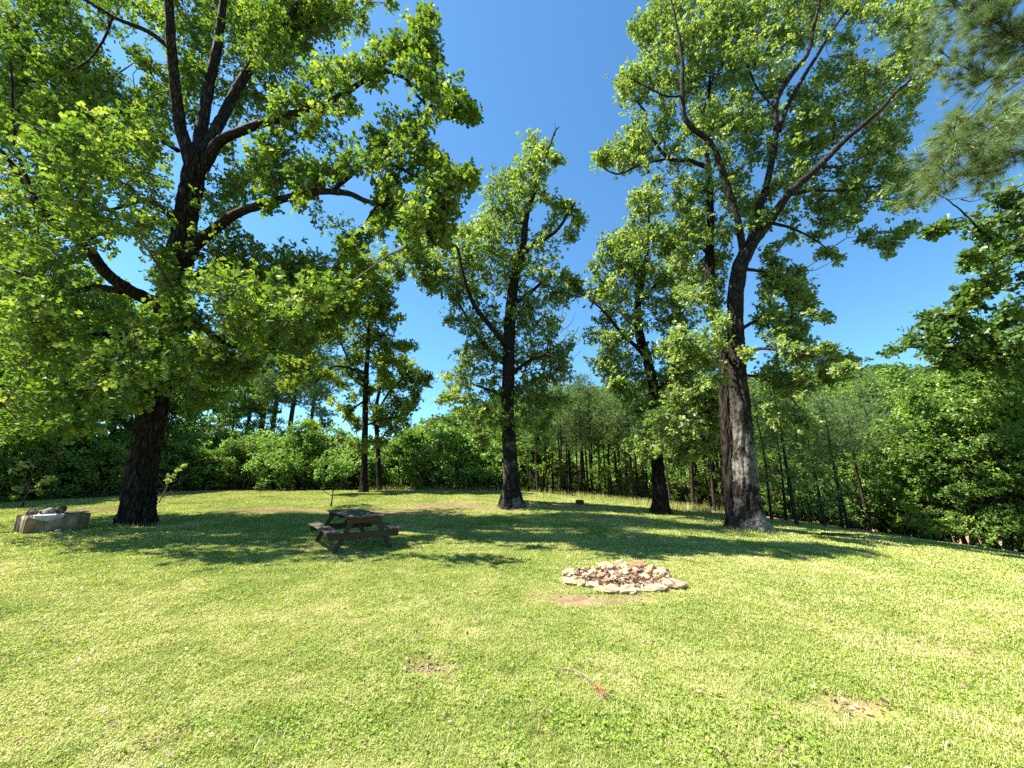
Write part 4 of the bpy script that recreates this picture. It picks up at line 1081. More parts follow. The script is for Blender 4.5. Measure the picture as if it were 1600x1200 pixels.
for px, d, ty, k, lab in ((425, 31.8, 694, 1, 'broad bright green shrub in full sun below the tall pines'),
                          (462, 33, 655, 2, 'taller dark green shrub right of the bright shrub below the tall pines'),
                          (492, 35, 662, 0, 'bluish green shrub against the sky between tall pines and slim yellowish oak'),
                          (525, 34, 684, 1, 'yellowish green shrub behind the small sapling'),
                          (548, 33, 690, 1, 'yellowish green shrub touching the left side of the slim yellowish oak'),
                          (585, 34.5, 690, 0, 'green shrub right behind the trunks of the two slim oaks'),
                          (632, 33.5, 668, 2, 'dark green shrub right of the two slim oaks'),
                          (668, 34.5, 664, 0, 'dark green shrub below the skyline of the hill'),
                          (700, 33.5, 672, 1, 'bright green shrub left of the middle oak with sunlit top'),
                          (735, 34.5, 660, 0, 'tall mid green shrub just left of the middle oak'),
                          (762, 33.5, 690, 1, 'light leafy shrub touching the middle oak trunk on its left'),
                          (650, 32.3, 730, 3, 'low small shrub at the lawn edge in front of the dark shrubs'),
                          (725, 32.3, 735, 3, 'low small shrub at the lawn edge left of the middle oak'),
                          (445, 31.4, 745, 3, 'low small pale shrub at the lawn edge below the bright shrub'),
                          (790, 36, 640, 2, 'tall dark shrub hidden behind the middle oak trunk')):
    put(shrub_protos, SH, k, px, d, ty, lab, 'shrub', 'sunlit shrubs at the far lawn edge', 1.15)
for px, d, ty, k in ((690, 60, 690, 1), (740, 64, 672, 0), (660, 70, 698, 1), (780, 58, 640, 1), (610, 62, 705, 0), (560, 66, 705, 1), (505, 64, 705, 0)):
    put(wood_protos, WH, k, px, d, ty, 'one of the trees standing beyond the shrubs below the hill', 'tree', 'trees beyond the shrubs')

for i in range(26):
    px = rp.uniform(240, 800); d = rp.uniform(36, 44)
    put(shrub_protos, SH, rp.choice((0, 2, 1)), px, d, rp.uniform(676, 700), 'one of the shrubs in the second row behind the sunlit shrubs', 'shrub', 'shrubs in the second row', 1.3)
for i in range(22):
    px = rp.uniform(-60, 420); d = rp.uniform(30, 40) if px < 200 else rp.uniform(38, 48)
    put(shrub_protos, SH, rp.choice((0, 2)), px, d, rp.uniform(672, 696), 'one of the dark shrubs deep behind the large oak', 'shrub', 'shrubs deep behind the large oak', 1.3)

# brush and leafy saplings between the pine stems
for i in range(66):
    px = rp.uniform(805, 1150); d = rp.uniform(41, 54) if i % 6 else rp.uniform(33, 40)
    g = ground_at(px, d)
    if d < edge_d(g[0] / g[1]) + 1.2: d = float(edge_d(g[0] / g[1])) + rp.uniform(1.5, 6)
    put(shrub_protos, SH, rp.choice((0, 1, 3, 3, 1)), px, d, rp.uniform(680, 735) if i % 6 else rp.uniform(735, 760), 'one of the light green saplings among the thin pine stems', 'sapling', 'saplings among the pines')
for i in range(16):
    px = rp.uniform(820, 1140); d = rp.uniform(54, 74)
    put(wood_protos, WH, rp.choice((0, 1, 1)), px, d, rp.uniform(615, 665), 'one of the broadleaf trees deep behind the thin pines', 'tree', 'broadleaf trees behind the pines')
for i in range(20):
    px = rp.uniform(1185, 1450)
    d = float(edge_d((px - 800) / F / 1.045)) + rp.uniform(3.0, 12)
    put(shrub_protos, SH, rp.choice((0, 1, 3, 1)), px, d, rp.uniform(720, 790), 'one of the leafy saplings under the pines right of the twin trunked oak', 'sapling', 'saplings at the right wood edge')
for i, (px, dd, ty, k) in enumerate(((1225, 12, 610, 1), (1290, 16, 600, 0), (1340, 18, 610, 1), (1215, 5, 690, 1), (1280, 7, 680, 1), (1380, 14, 600, 0), (1440, 20, 585, 1), (1320, 24, 590, 0), (1420, 26, 580, 0), (1500, 18, 580, 0), (1560, 22, 575, 1))):
    d = float(edge_d((px - 800) / F / 1.045)) + dd
    put(wood_protos, WH, k, px, d, ty, 'one of the broadleaf trees in the woods behind the right edge pines', 'tree', 'broadleaf trees in the right woods')
for i, (px, dd, ty, k) in enumerate(((1455, 2.2, 640, 1), (1490, 1.6, 600, 0), (1530, 2.4, 590, 1), (1575, 1.8, 575, 0), (1620, 1.6, 560, 0), (1470, 4.5, 590, 0), (1545, 5, 570, 1), (1600, 5, 560, 1), (1680, 2, 560, 0), (1740, 3, 540, 1), (1510, 1.0, 690, 0), (1590, 1.0, 700, 0))):
    d = float(edge_d((px - 800) / F / 1.045)) + dd
    put(dark_protos, DH, k, px, d, ty, 'one of the dense leafy trees with dark bases at the far right lawn edge', 'tree', 'dense leafy trees at the far right')
for i, (px, dd, ty) in enumerate(((1440, .7, 790), (1480, .5, 800), (1520, .4, 800), (1560, .5, 795), (1600, .4, 800), (1640, .6, 800))):
    d = float(edge_d((px - 800) / F / 1.045)) + dd
    put(shrub_protos, SH, 3, px, d, ty, 'one of the low bushes under the dense trees at the far right', 'shrub', 'low bushes at the far right')
#==PART4==
for p_ in pine_protos + bushy_protos + tall_protos + wood_protos + dark_protos + shrub_protos:
    if p_.name not in USED:
        for ch in list(p_.children): bpy.data.objects.remove(ch)
        bpy.data.objects.remove(p_)

# ------------------------------------------------------------------ small saplings on the lawn
def sapling(label, base, h, crown, leafm, seed, twigm='twig', r=.02, leaf=.10, cov=.7, branches=6, lean=(0, 0), bare=False, bmat='bark_oak'):
    rng = np.random.default_rng(seed)
    b = np.array(base, float)
    root = empty('sapling', b); tag(root, label, 'sapling')
    tm = MB()
    zz = np.linspace(0, 1, 10)
    pts = np.stack([b[0] + lean[0] * zz + .03 * np.sin(zz * 5), b[1] + lean[1] * zz, b[2] - .05 + zz * h], 1)
    tube(tm, pts, r * (1 - .75 * zz), 8, .05, seed, .3)
    S = [pts[3:]]
    for k in range(branches):
        i = rng.integers(2, 9); a = rng.uniform(0, 6.28); L = h * rng.uniform(.2, .42)
        e = pts[i] + np.array((math.cos(a) * L, math.sin(a) * L * .7, L * rng.uniform(.3, .9)))
        pp = catmull(np.array([pts[i], (pts[i] + e) / 2 + np.array((0, 0, -.06 * L)), e]), 4)
        tube(tm, pp, np.linspace(r * .45, .004, len(pp)), 6, 0, seed + k); S.append(pp)
        if bare:
            for q in range(3):
                j = rng.integers(2, len(pp)); e2 = pp[j] + rng.normal(size=3) * .22 + np.array((0, 0, .12))
                tube(tm, np.array([pp[j], (pp[j] + e2) / 2 + rng.normal(size=3) * .02, e2]), [.006, .005, .003], 4, 0, 1)
    tm.build('trunk', [M[bmat]], root, b)
    C = np.array([(b[0] + x, b[1] + y, b[2] + z) for x, y, z, q in crown]); Rr = np.array([q for *_, q in crown])
    cm = MB(); grow_crown(cm, C, Rr, np.vstack(S), rng, leaf, cov, 5, .007, .8, 0, 1, .08)
    cm.build('crown', [M[leafm], M[twigm]], root, b)

g = G(517, 791)
rs = np.random.default_rng(9)
cr = []
while len(cr) < 24:
    q = rs.uniform(-1, 1, 3)
    if np.linalg.norm(q) > 1: continue
    cr.append((q[0] * 1.0, q[1] * 1.0, 1.95 + q[2] * 1.0, .30 * rs.uniform(.7, 1.2)))
sapling('round young sapling with a thin dark stem behind the picnic table', g, 2.4, cr, 'shrub_leaf', 301, r=.035, leaf=.10, cov=.62)
g = ground_at(36, 20.2)
sapling('thin pale sapling with bare branches at the dark wood edge behind the low stone box', g, 2.6,
        [(.75, 0, 1.15, .16), (.95, 0, 1.35, .14), (.5, .1, .85, .14), (-.4, 0, .55, .2), (-.5, 0, .9, .12), (-.9, .2, 2.0, .2), (-1.1, 0, 1.8, .2), (-.6, 0, 2.2, .18), (1.1, 0, 1.45, .1)], 'oak_leaf_pale', 303,
        twigm='bare_twig', r=.035, leaf=.13, cov=.5, branches=9, lean=(.05, 0), bare=True, bmat='bark_pale')
g = ground_at(247, 22)
sapling('small pale twiggy sapling leaning out right of the large oak trunk', g, 2.0, [(.5, 0, 1.5, .14), (.75, 0, 1.75, .12), (.35, 0, 1.2, .14), (1.0, 0, 2.0, .1)], 'oak_leaf_pale', 305,
        twigm='bare_twig', r=.03, leaf=.11, cov=.45, branches=9, lean=(.6, 0), bare=True, bmat='bark_pale')
g = G(406, 776)
sapling('little seedling standing on the lawn before the bright shrub', g, 1.1, [(0, 0, .8, .28), (.15, 0, 1.0, .22), (-.2, 0, .6, .22)], 'shrub_leaf', 307, r=.014, leaf=.09, cov=.6, branches=4)

# ------------------------------------------------------------------ picnic table of weathered planks
M['old_wood'] = rough_mat('old_wood', [(.25, (.028, .022, .018)), (.5, (.085, .070, .056)), (.75, (.20, .175, .15))], 3.0, 10, .9, .5, (2.0, 26, 26), .1, .008)
M['old_wood_end'] = rough_mat('old_wood_end', [(.3, (.03, .021, .013)), (.7, (.10, .070, .042))], 4.0, 10, .9, .5, (26, 2, 26), .1, .008)
M['rust'] = rough_mat('rust', [(.3, (.05, .025, .015)), (.7, (.12, .06, .035))], 30)

def plank(bm, c, L, W, T, rng, warp=.004, rot=0.0):
    """worn board along local x: cut in lengths, edges eased, a little warped and split at its ends"""
    n = 9
    rings = []
    sx = L / 2
    e0, e1 = rng.uniform(-.02, .015), rng.uniform(-.015, .02)
    ph = rng.uniform(0, 6)
    for i in range(n):
        t = i / (n - 1)
        x = -sx + e0 + (L + e1 - e0) * t
        z = warp * math.sin(t * 3.1 + ph) + rng.uniform(-.0015, .0015)
        w2 = W / 2 * (1 + rng.uniform(-.02, .01)); b_ = min(T * .3, .012)
        if i in (0, n - 1): w2 *= .97
        prof = [(-w2, -T / 2 + b_), (-w2 + b_, -T / 2), (w2 - b_, -T / 2), (w2, -T / 2 + b_), (w2, T / 2 - b_), (w2 - b_, T / 2), (0, T / 2 - .003), (-w2 + b_, T / 2), (-w2, T / 2 - b_)]
        rings.append([bm.verts.new((c[0] + x, c[1] + p + warp * .7 * math.sin(t * 2 + ph), c[2] + q + z)) for p, q in prof])
    k = len(rings[0])
    for a, b2 in zip(rings[:-1], rings[1:]):
        for j in range(k):
            bm.faces.new((a[j], a[(j + 1) % k], b2[(j + 1) % k], b2[j]))
    bm.faces.new(rings[0][::-1]); bm.faces.new(rings[-1])

def bm_obj(name, bm, m, parent=None, smooth=False):
    bmesh.ops.recalc_face_normals(bm, faces=bm.faces)
    me = bpy.data.meshes.new(name); bm.to_mesh(me); bm.free()
    me.materials.append(m)
    if smooth:
        for p in me.polygons: p.use_smooth = True
    o = bpy.data.objects.new(name, me); COL.objects.link(o)
    if parent: o.parent = parent
    return o

def board_between(bm, a, b, W, T, up, rng):
    """board from a to b; W measured along 'up' made square to the board"""
    a = Vector(a); b = Vector(b); d = (b - a).normalized(); u = Vector(up); u = (u - d * u.dot(d)).normalized(); s = d.cross(u)
    pr = []
    e = .006
    for p in (a, a.lerp(b, .5), b):
        j = rng.uniform(-.002, .002)
        pr.append([bm.verts.new(p + u * q * (W / 2 + j) + s * r * T / 2) for q, r in ((-1, -.7), (-.93, -1), (.93, -1), (1, -.7), (1, .7), (.93, 1), (-.93, 1), (-1, .7))])
    for x, y in zip(pr[:-1], pr[1:]):
        for j in range(8):
            bm.faces.new((x[j], x[(j + 1) % 8], y[(j + 1) % 8], y[j]))
    bm.faces.new(pr[0][::-1]); bm.faces.new(pr[-1])

def picnic_table():
    rn = random.Random(5)
    cx, cy = -3.93, 10.05
    zb = gz(cx, cy)
    root = empty('picnic_table', (cx, cy, zb), math.atan2(-2.1, 1.52))
    root.scale = (1.02, 1.02, 1.0)
    tag(root, 'weathered grey wooden picnic table with attached benches in the oak shade', 'picnic table')
    L = 2.25
    HT, HS = .74, .44
    bm = bmesh.new()
    for i in range(5):
        plank(bm, (rn.uniform(-.02, .02), -.32 + .16 * i, HT), L, .148, .040, rn, .006)
    top = bm_obj('tabletop', bm, M['old_wood'], root)
    for s in (-1, 1):
        bm = bmesh.new()
        for j in range(2):
            plank(bm, (rn.uniform(-.02, .02), s * (.60 + .15 * j), HS), L, .142, .040, rn, .006)
        bm_obj('bench', bm, M['old_wood'], root)
    for e in (-1, 1):
        x = e * (L / 2 - .16)
        for s in (-1, 1):
            bm = bmesh.new()
            board_between(bm, (x, s * .24, HT - .03), (x, s * .62, -.04), .10, .045, (0, 1, 0), rn)
            bm_obj('leg', bm, M['old_wood_end'], root)
        bm = bmesh.new(); board_between(bm, (x + e * .048, -.36, HT - .085), (x + e * .048, .36, HT - .085), .115, .045, (0, 0, 1), rn)
        bm_obj('top_cleat', bm, M['old_wood_end'], root)
        bm = bmesh.new(); board_between(bm, (x + e * .048, -.76, HS - .10), (x + e * .048, .76, HS - .10), .15, .045, (0, 0, 1), rn)
        bm_obj('bench_beam', bm, M['old_wood_end'], root)
        bm = bmesh.new(); board_between(bm, (x - e * .05, .0, HS - .06), (e * .25, 0, HT - .05), .085, .04, (0, 0, 1), rn)
        bm_obj('brace', bm, M['old_wood_end'], root)
    bm = bmesh.new(); board_between(bm, (0, -.36, HT - .065), (0, .36, HT - .065), .085, .04, (0, 0, 1), rn)
    bm_obj('middle_cleat', bm, M['old_wood_end'], root)
    bm = bmesh.new()
    for e in (-1, 1):
        for s in (-.28, -.12, .12, .28):
            m_ = Matrix.Translation((e * (L / 2 - .112 + .0715 + .002), s, HT - .085)) @ Matrix.Rotation(R(90), 4, 'Y')
            bmesh.ops.create_cone(bm, cap_ends=True, segments=8, radius1=.011, radius2=.008, depth=.012, matrix=m_)
    b_ = bm_obj('bolt_heads', bm, M['rust'], root)
    b_['kind'] = 'stuff'
picnic_table()

# ------------------------------------------------------------------ rocks
def rock_bm(sx, sy, sz, seed, sub=3, rough=.16, angular=.5):
    bm = bmesh.new()
    bmesh.ops.create_icosphere(bm, subdivisions=sub, radius=1.0)
    rr = random.Random(seed)
    cuts = []
    for k in range(11):
        n = Vector((rr.gauss(0, 1), rr.gauss(0, 1), rr.gauss(0, 1))).normalized(); cuts.append((n, rr.uniform(.62, .9)))
    off = Vector((seed * 3.1, seed * 1.7, seed * .9))
    for v in bm.verts:
        p = v.co.copy()
        for n, d in cuts:
            q = p.dot(n)
            if q > d: p -= n * (q - d) * (.5 + angular * .5)
        p *= 1 + rough * mnoise.fractal(p * 1.6 + off, .8, 2.1, 4)
        v.co = Vector((p.x * sx, p.y * sy, p.z * sz))
    return bm

def stone_mat(name, a, b, c):
    return rough_mat(name, [(.3, a), (.5, b), (.68, c)], 7.0, 10, .92, .7, (1, 1, 1), .15, .015)
M['stone_cream'] = stone_mat('stone_cream', (.20, .135, .075), (.36, .27, .165), (.48, .39, .26))
M['stone_tan'] = stone_mat('stone_tan', (.16, .10, .05), (.30, .205, .11), (.42, .31, .18))
M['stone_rust'] = stone_mat('stone_rust', (.17, .075, .035), (.33, .155, .085), (.44, .27, .17))
M['stone_pink'] = stone_mat('stone_pink', (.22, .12, .075), (.36, .225, .145), (.47, .33, .23))
M['stone_dark'] = stone_mat('stone_dark', (.03, .025, .022), (.08, .068, .058), (.16, .14, .12))
M['stone_ash'] = stone_mat('stone_ash', (.12, .11, .09), (.24, .22, .18), (.38, .35, .30))

# stones of the fire ring, read off the photograph: pixel of the foot, half widths in metres, material, label
ring = [(891, 904, .115, .10, .115, 'cream', 'rounded pale stone with a pinkish shaded side at the left end of the fire ring', .2),
        (905, 899, .10, .09, .07, 'pink', 'flat pinkish stone between the rounded pale end stone and the low tan back stone', .1),
        (919, 896, .13, .09, .075, 'tan', 'low tan stone in the back row, third from the left end of the fire ring', .0),
        (947, 895, .15, .11, .115, 'cream', 'wide cream stone in the back row left of the tallest cream block', -.2),
        (972, 894, .115, .10, .14, 'cream', 'tallest cream block at the back of the fire ring beside the rust red stone', .1),
        (996, 895, .15, .10, .14, 'rust', 'big rust red stone at the back of the fire ring', -.1),
        (1020, 899, .12, .09, .12, 'tan', 'brown tilted stone touching the right side of the rust red stone', .5),
        (1036, 908, .14, .10, .14, 'cream', 'pointed cream stone at the right rear of the fire ring', .4),
        (1040, 915, .10, .08, .07, 'tan', 'low tan stone wedged below the pointed cream stone', .1),
        (1054, 922, .15, .12, .10, 'pink', 'large rounded pinkish stone at the right end of the fire ring', .2),
        (1024, 926, .18, .09, .075, 'cream', 'long flat cream slab at the front right of the fire ring', .12),
        (1003, 919, .10, .07, .05, 'tan', 'small flat tan stone just behind the long front slab', -.1),
        (984, 929, .14, .09, .085, 'cream', 'pale wedge shaped stone at the front, left of the long slab', .5),
        (958, 928, .13, .09, .085, 'pink', 'rounded tan pink stone at the front middle of the fire ring', -.05),
        (935, 925, .075, .07, .06, 'tan', 'small mossy tan stone in the front row with a dark gap beside it', .3),
        (923, 919, .11, .07, .06, 'cream', 'flat cream stone in the front row, second from its left end', -.2),
        (909, 917, .075, .065, .085, 'tan', 'upright tan stone at the front left of the fire ring', 1.2),
        (893, 915, .11, .07, .06, 'cream', 'low yellowish cream stone at the front left corner of the fire ring', .1),
        (884, 909, .09, .06, .04, 'cream', 'thin flat pale stone under the rounded left end stone', .1)]
for i, (px, py, sx, sy, sz, mk, lab, rz) in enumerate(ring):
    q = G(px, py)
    yb = q[1] + sy * .6
    o = bm_obj('fire_ring_stone', rock_bm(sx * 1.32, sy * 1.25, sz * .86, 40 + i, 3, .24, .95), M['stone_' + mk], None)
    o.location = (q[0] * yb / q[1], yb, gz(q[0], yb) + sz * .45)
    o.rotation_euler = (0, 0, rz)
    tag(o, lab, 'stone', 'stones of the fire ring')

fc = G(968, 909)
rk = random.Random(12)
for i in range(11):                            # loose stones lying in the ring among the leaves
    aa = rk.uniform(0, 6.28); q_ = rk.uniform(.1, .75)
    x_, y_ = fc[0] + math.cos(aa) * q_ * .75, fc[1] + .12 + math.sin(aa) * q_ * .6
    s_ = rk.uniform(.045, .085)
    o = bm_obj('loose_stone', rock_bm(s_ * 1.4, s_ * 1.1, s_ * .8, 120 + i, 2, .24, .95), M['stone_' + rk.choice(('tan', 'cream', 'pink', 'rust'))], None)
    o.location = (x_, y_, gz(x_, y_) + .075 * (1 - q_ ** 2) + s_ * .45); o.rotation_euler = (rk.uniform(-.4, .4), rk.uniform(-.4, .4), aa)
    tag(o, 'one of the small loose stones lying among dry leaves inside the fire ring', 'stone', 'loose stones inside the fire ring')
rl = np.random.default_rng(71)
n = 1000
a = rl.uniform(0, 6.283, n); rr = np.sqrt(rl.random(n))
lx = fc[0] + np.cos(a) * rr * .82; ly = fc[1] + .12 + np.sin(a) * rr * .66
lz = ground_z(lx, ly) + .015 + .06 * (1 - rr ** 2) * rl.random(n) + .01 * rl.random(n)
mb = MB()
nv = norm(np.array((0, 0, .6)) + rand_unit(rl, n) * .8)
leaves(mb, np.stack([lx, ly, lz], 1), rand_unit(rl, n) * np.array((1, 1, .35)), nv, rl.uniform(.06, .14, n), np.clip(rl.normal(.5, .28, n), 0, 1), 0, .3)
# ash bed and charred sticks under them
k = 26
rr_ = np.linspace(0, 1, 9); th = np.linspace(0, 6.2832, k, endpoint=False)
BX = fc[0] + np.outer(rr_, np.cos(th)) * .88; BY = fc[1] + .12 + np.outer(rr_, np.sin(th)) * .72
BZ = ground_z(BX, BY) + .075 * (1 - rr_[:, None] ** 2) + .012 * (vnoise(BX * 9, BY * 9, 31) - .5) + .004
ix = np.arange(9 * k).reshape(9, k)
Qb = np.stack([ix[:-1], ix[1:], np.roll(ix[1:], -1, 1), np.roll(ix[:-1], -1, 1)], -1).reshape(-1, 4)
mb.add(np.stack([BX, BY, BZ], -1).reshape(-1, 3), Qb, None, 1)
ns = 60
sa = np.stack([fc[0] + rl.uniform(-.7, .7, ns), fc[1] + .12 + rl.uniform(-.5, .5, ns), np.zeros(ns)], 1); sa[:, 2] = ground_z(sa[:, 0], sa[:, 1]) + rl.uniform(.05, .11, ns)
sb_ = sa + np.stack([rl.normal(0, .14, ns), rl.normal(0, .14, ns), rl.normal(0, .03, ns)], 1)
tubes3(mb, sa, (sa + sb_) / 2 + .01, sb_, .008, .005, 2)
M['ash'] = rough_mat('ash', [(.3, (.07, .045, .035)), (.5, (.2, .13, .095)), (.7, (.36, .28, .23))], 9)
M['ring_litter'] = leaf_mat('ring_litter', [(0, (.13, .075, .045)), (.5, (.38, .26, .165)), (1, (.66, .52, .36))], trans=.1, tmul=(1, 1, .8), gloss=.02)
tag(mb.build('dead_leaves', [M['ring_litter'], M['ash'], M['twig']]), 'brown dry leaves heaped inside the fire ring', 'leaves', kind='stuff')

# ------------------------------------------------------------------ low stone box with things lying on it
def stone_box():
    q = G(35, 835)
    u = Vector((math.cos(R(62)), math.sin(R(62)), 0)); v = Vector((-u.y, u.x, 0))
    W, D, H = 1.32, 1.05, .54
    rz = math.atan2(u.y, u.x)
    zb = min(gz(q[0] + 1, q[1] + 1), q[2]) - .04
    root = empty('stone_box', (q[0], q[1], zb), rz)
    tag(root, 'low tan concrete box left of the large oak with sheets and rocks on top', 'stone box')
    M['box_stone'] = rough_mat('box_stone', [(.28, (.06, .043, .025)), (.5, (.185, .14, .082)), (.7, (.36, .295, .19))], 3.5, 10, .95, .5, (1, 1, .5), .1, .02)
    rn = random.Random(3)
    def wall(x0, x1, y0, y1, nm):
        bm = bmesh.new()
        nx_, nz_ = 10, 7
        def pt(x, y, z):
            f = Vector((x, y, z)); j = mnoise.fractal(f * 2.3, .8, 2, 3) * .012
            return (x + j, y + j * .7, z + (j if z > .1 else 0))
        bmesh.ops.create_grid(bm, x_segments=1, y_segments=1, size=.5)
        bm.clear()
        bmesh.ops.create_cube(bm, size=1, matrix=Matrix.Translation(((x0 + x1) / 2, (y0 + y1) / 2, H / 2)) @ Matrix.Diagonal((x1 - x0, y1 - y0, H, 1)))
        bmesh.ops.bevel(bm, geom=[e for e in bm.edges], offset=.018, segments=2, affect='EDGES')
        bmesh.ops.subdivide_edges(bm, edges=bm.edges[:], cuts=4, use_grid_fill=True)
        for vv in bm.verts: vv.co = Vector(pt(*vv.co))
        return bm_obj(nm, bm, M['box_stone'], root, True)
    t = .16
    wall(0, W, 0, t, 'wall')
    wall(0, W, D - t, D, 'wall')
    wall(0.003, t, t + .004, D - t - .004, 'wall')
    wall(W - t, W - .003, t + .004, D - t - .004, 'wall')
    # fill of soil
    bm = bmesh.new()
    bmesh.ops.create_grid(bm, x_segments=14, y_segments=12, size=.5, matrix=Matrix.Translation((W / 2, D / 2, H - .07)) @ Matrix.Diagonal((W - 2 * t + .02, D - 2 * t + .02, 1, 1)))
    for vv in bm.verts: vv.co.z += .03 * mnoise.fractal(vv.co * 4, .8, 2, 3)
    bm_obj('soil_fill', bm, M['ash'], root, True)
    mw = Matrix.Translation(root.location) @ Matrix.Rotation(rz, 4, 'Z')
    def on(x, y, z): return mw @ Vector((x, y, z))
    # crumpled white sheet hanging over the front edge
    M['sheet'] = rough_mat('sheet', [(.3, (.55, .54, .54)), (.7, (.78, .77, .77))], 5, 4, .6, .2)
    M['blue_plastic'] = rough_mat('blue_plastic', [(.3, (.07, .13, .25)), (.7, (.20, .30, .45))], 5, 4, .45, .2)
    def cloth(name, x0, x1, y0, y1, z, seed, m, lab, cat, hang=0.0):
        bm = bmesh.new(); n = 22
        vs = {}
        for i in range(n + 1):
            for j in range(n + 1):
                x = x0 + (x1 - x0) * i / n; y = y0 + (y1 - y0) * j / n
                nn = mnoise.fractal(Vector((x * 2.6 + seed, y * 2.6, 0)), .8, 2, 4)
                zz_ = z + .022 * abs(nn) + .02 * mnoise.noise(Vector((x * 5, y * 5, seed)))
                yy = y
                if y < 0: 
                    yy = -.022 - .01 * nn; zz_ = z + .012 + y * (.6 + .6 * math.sin((x - x0) / (x1 - x0) * math.pi)) 
                vs[i, j] = bm.verts.new((x + .04 * nn, yy, zz_))
        for i in range(n):
            for j in range(n):
                bm.faces.new((vs[i, j], vs[i + 1, j], vs[i + 1, j + 1], vs[i, j + 1]))
        bmesh.ops.solidify(bm, geom=bm.faces[:], thickness=.004)
        o = bm_obj(name, bm, m, None, True)
        o.matrix_world = mw
        tag(o, lab, cat)
    cloth('white_sheet', .10, .72, -.16, .55, H + .012, 3, M['sheet'], 'crumpled white sheet lying over the front edge of the concrete box', 'sheet')
    cloth('plastic_sheet', .78, 1.30, .04, .5, H + .035, 8, M['blue_plastic'], 'crumpled bluish sheet at the right end of the concrete box top', 'sheet')
    for i, (x, y, sx, sy, sz, mk, nm, lab) in enumerate(((.16, .42, .13, .12, .10, 'dark', 'rock', 'jagged dark rock at the left end of the concrete box top'),
                                                    (.50, .52, .24, .17, .11, 'ash', 'rock', 'large grey rounded rock in the middle of the concrete box top'),
                                                    (.74, .44, .13, .12, .145, 'dark', 'rock', 'tallest dark block on the concrete box, next to the grey rounded rock'))):
        o = bm_obj(nm, rock_bm(sx, sy, sz, 80 + i), M['stone_' + mk], None)
        o.location = on(x, y, H + sz * .75 + .01); o.rotation_euler = (0, 0, rz + i)
        tag(o, lab, 'rock', 'rocks on the concrete box')
    for i, (x, y, s, lab) in enumerate(((.35, -.14, .07, 'small pale rock lying in the grass against the front of the concrete box'), (.62, -.22, .08, 'pale rock in the grass farther out in front of the concrete box'), (.9, -.12, .06, 'smallest rock at the foot of the concrete box near its right corner'))):
        o = bm_obj('rock', rock_bm(s * 1.3, s, s * .8, 90 + i), M['stone_ash'], None)
        p = on(x, y, 0); o.location = (p.x, p.y, gz(p.x, p.y) + s * .35)
        tag(o, lab, 'rock', 'rocks at the foot of the concrete box')
stone_box()

# ------------------------------------------------------------------ stump, post, logs
def stump(px, py, r, h, lab):
    q = G(px, py); rng = np.random.default_rng(int(px))
    root = empty('tree_stump', q); tag(root, lab, 'stump')
    mbx = MB(); zz = np.linspace(-.06, h, 8)
    tube(mbx, np.stack([q[0] + 0 * zz, q[1] + 0 * zz, q[2] + zz], 1), np.full(8, r), 24, .10, 3, .4)
    mbx.build('bark', [M['stump_bark']], root, q)
    k = 24; th = np.linspace(0, 6.2832, k, endpoint=False)
    V = [(q[0], q[1], q[2] + h + .006)] + [(q[0] + r * .93 * math.cos(t), q[1] + r * .93 * math.sin(t), q[2] + h + .004) for t in th]
    m2 = MB(); m2.add(np.array(V), np.array([(0, 1 + i, 1 + (i + 1) % k) for i in range(k)]))
    m2.build('cut_face', [M['old_wood_end']], root, q)
M['stump_bark'] = bark_mat('stump_bark', (.07, .035, .02), (.24, .13, .075), 14, .3, .6)
stump(906, 788, .20, .24, 'small reddish brown tree stump on the lawn right of the middle oak')
def stick(name, pts, r, m, lab, cat, group=None):
    mbx = MB(); c = catmull(np.array(pts), 6)
    tube(mbx, c, np.linspace(r, r * .7, len(c)), 8, .06, 4)
    o = mbx.build(name, [M[m]], None, c[0]); o.location = c[0]
    tag(o, lab, cat, group)
    return o
q = G(849, 779)
stick('stake', [q + np.array((0, 0, -.1)), q + np.array((.01, 0, .2)), q + np.array((0, 0, .45))], .018, 'twig', 'thin dark stake standing in the grass between the middle oak and the pines', 'stake')
for (x0, y0, x1, y1, r, m, lab) in ((1205, 829, 1262, 834, .06, 'bare_twig', 'pale fallen log lying at the wood edge right of the twin trunked oak'),
                                    (1285, 836, 1345, 838, .05, 'bark_pine', 'dark fallen branch lying in the brown leaves at the right lawn edge'),
                                    (1440, 842, 1530, 851, .06, 'bark_pine', 'long thin fallen log at the foot of the dense trees at the far right'),
                                    (600, 769, 668, 769, .05, 'bare_twig', 'pale fallen log in the brush right of the slim yellowish oak')):
    a_ = G(x0, y0); b_ = G(x1, y1)
    if np.linalg.norm(a_ - b_) > 12: b_ = a_ + (b_ - a_) * .5
    m_ = (a_ + b_) / 2
    for v_ in (a_, m_, b_): v_[2] = gz(v_[0], v_[1]) + r * .7
    stick('fallen_log', [a_, m_, b_], r, m, lab, 'log', 'fallen logs at the lawn edges')
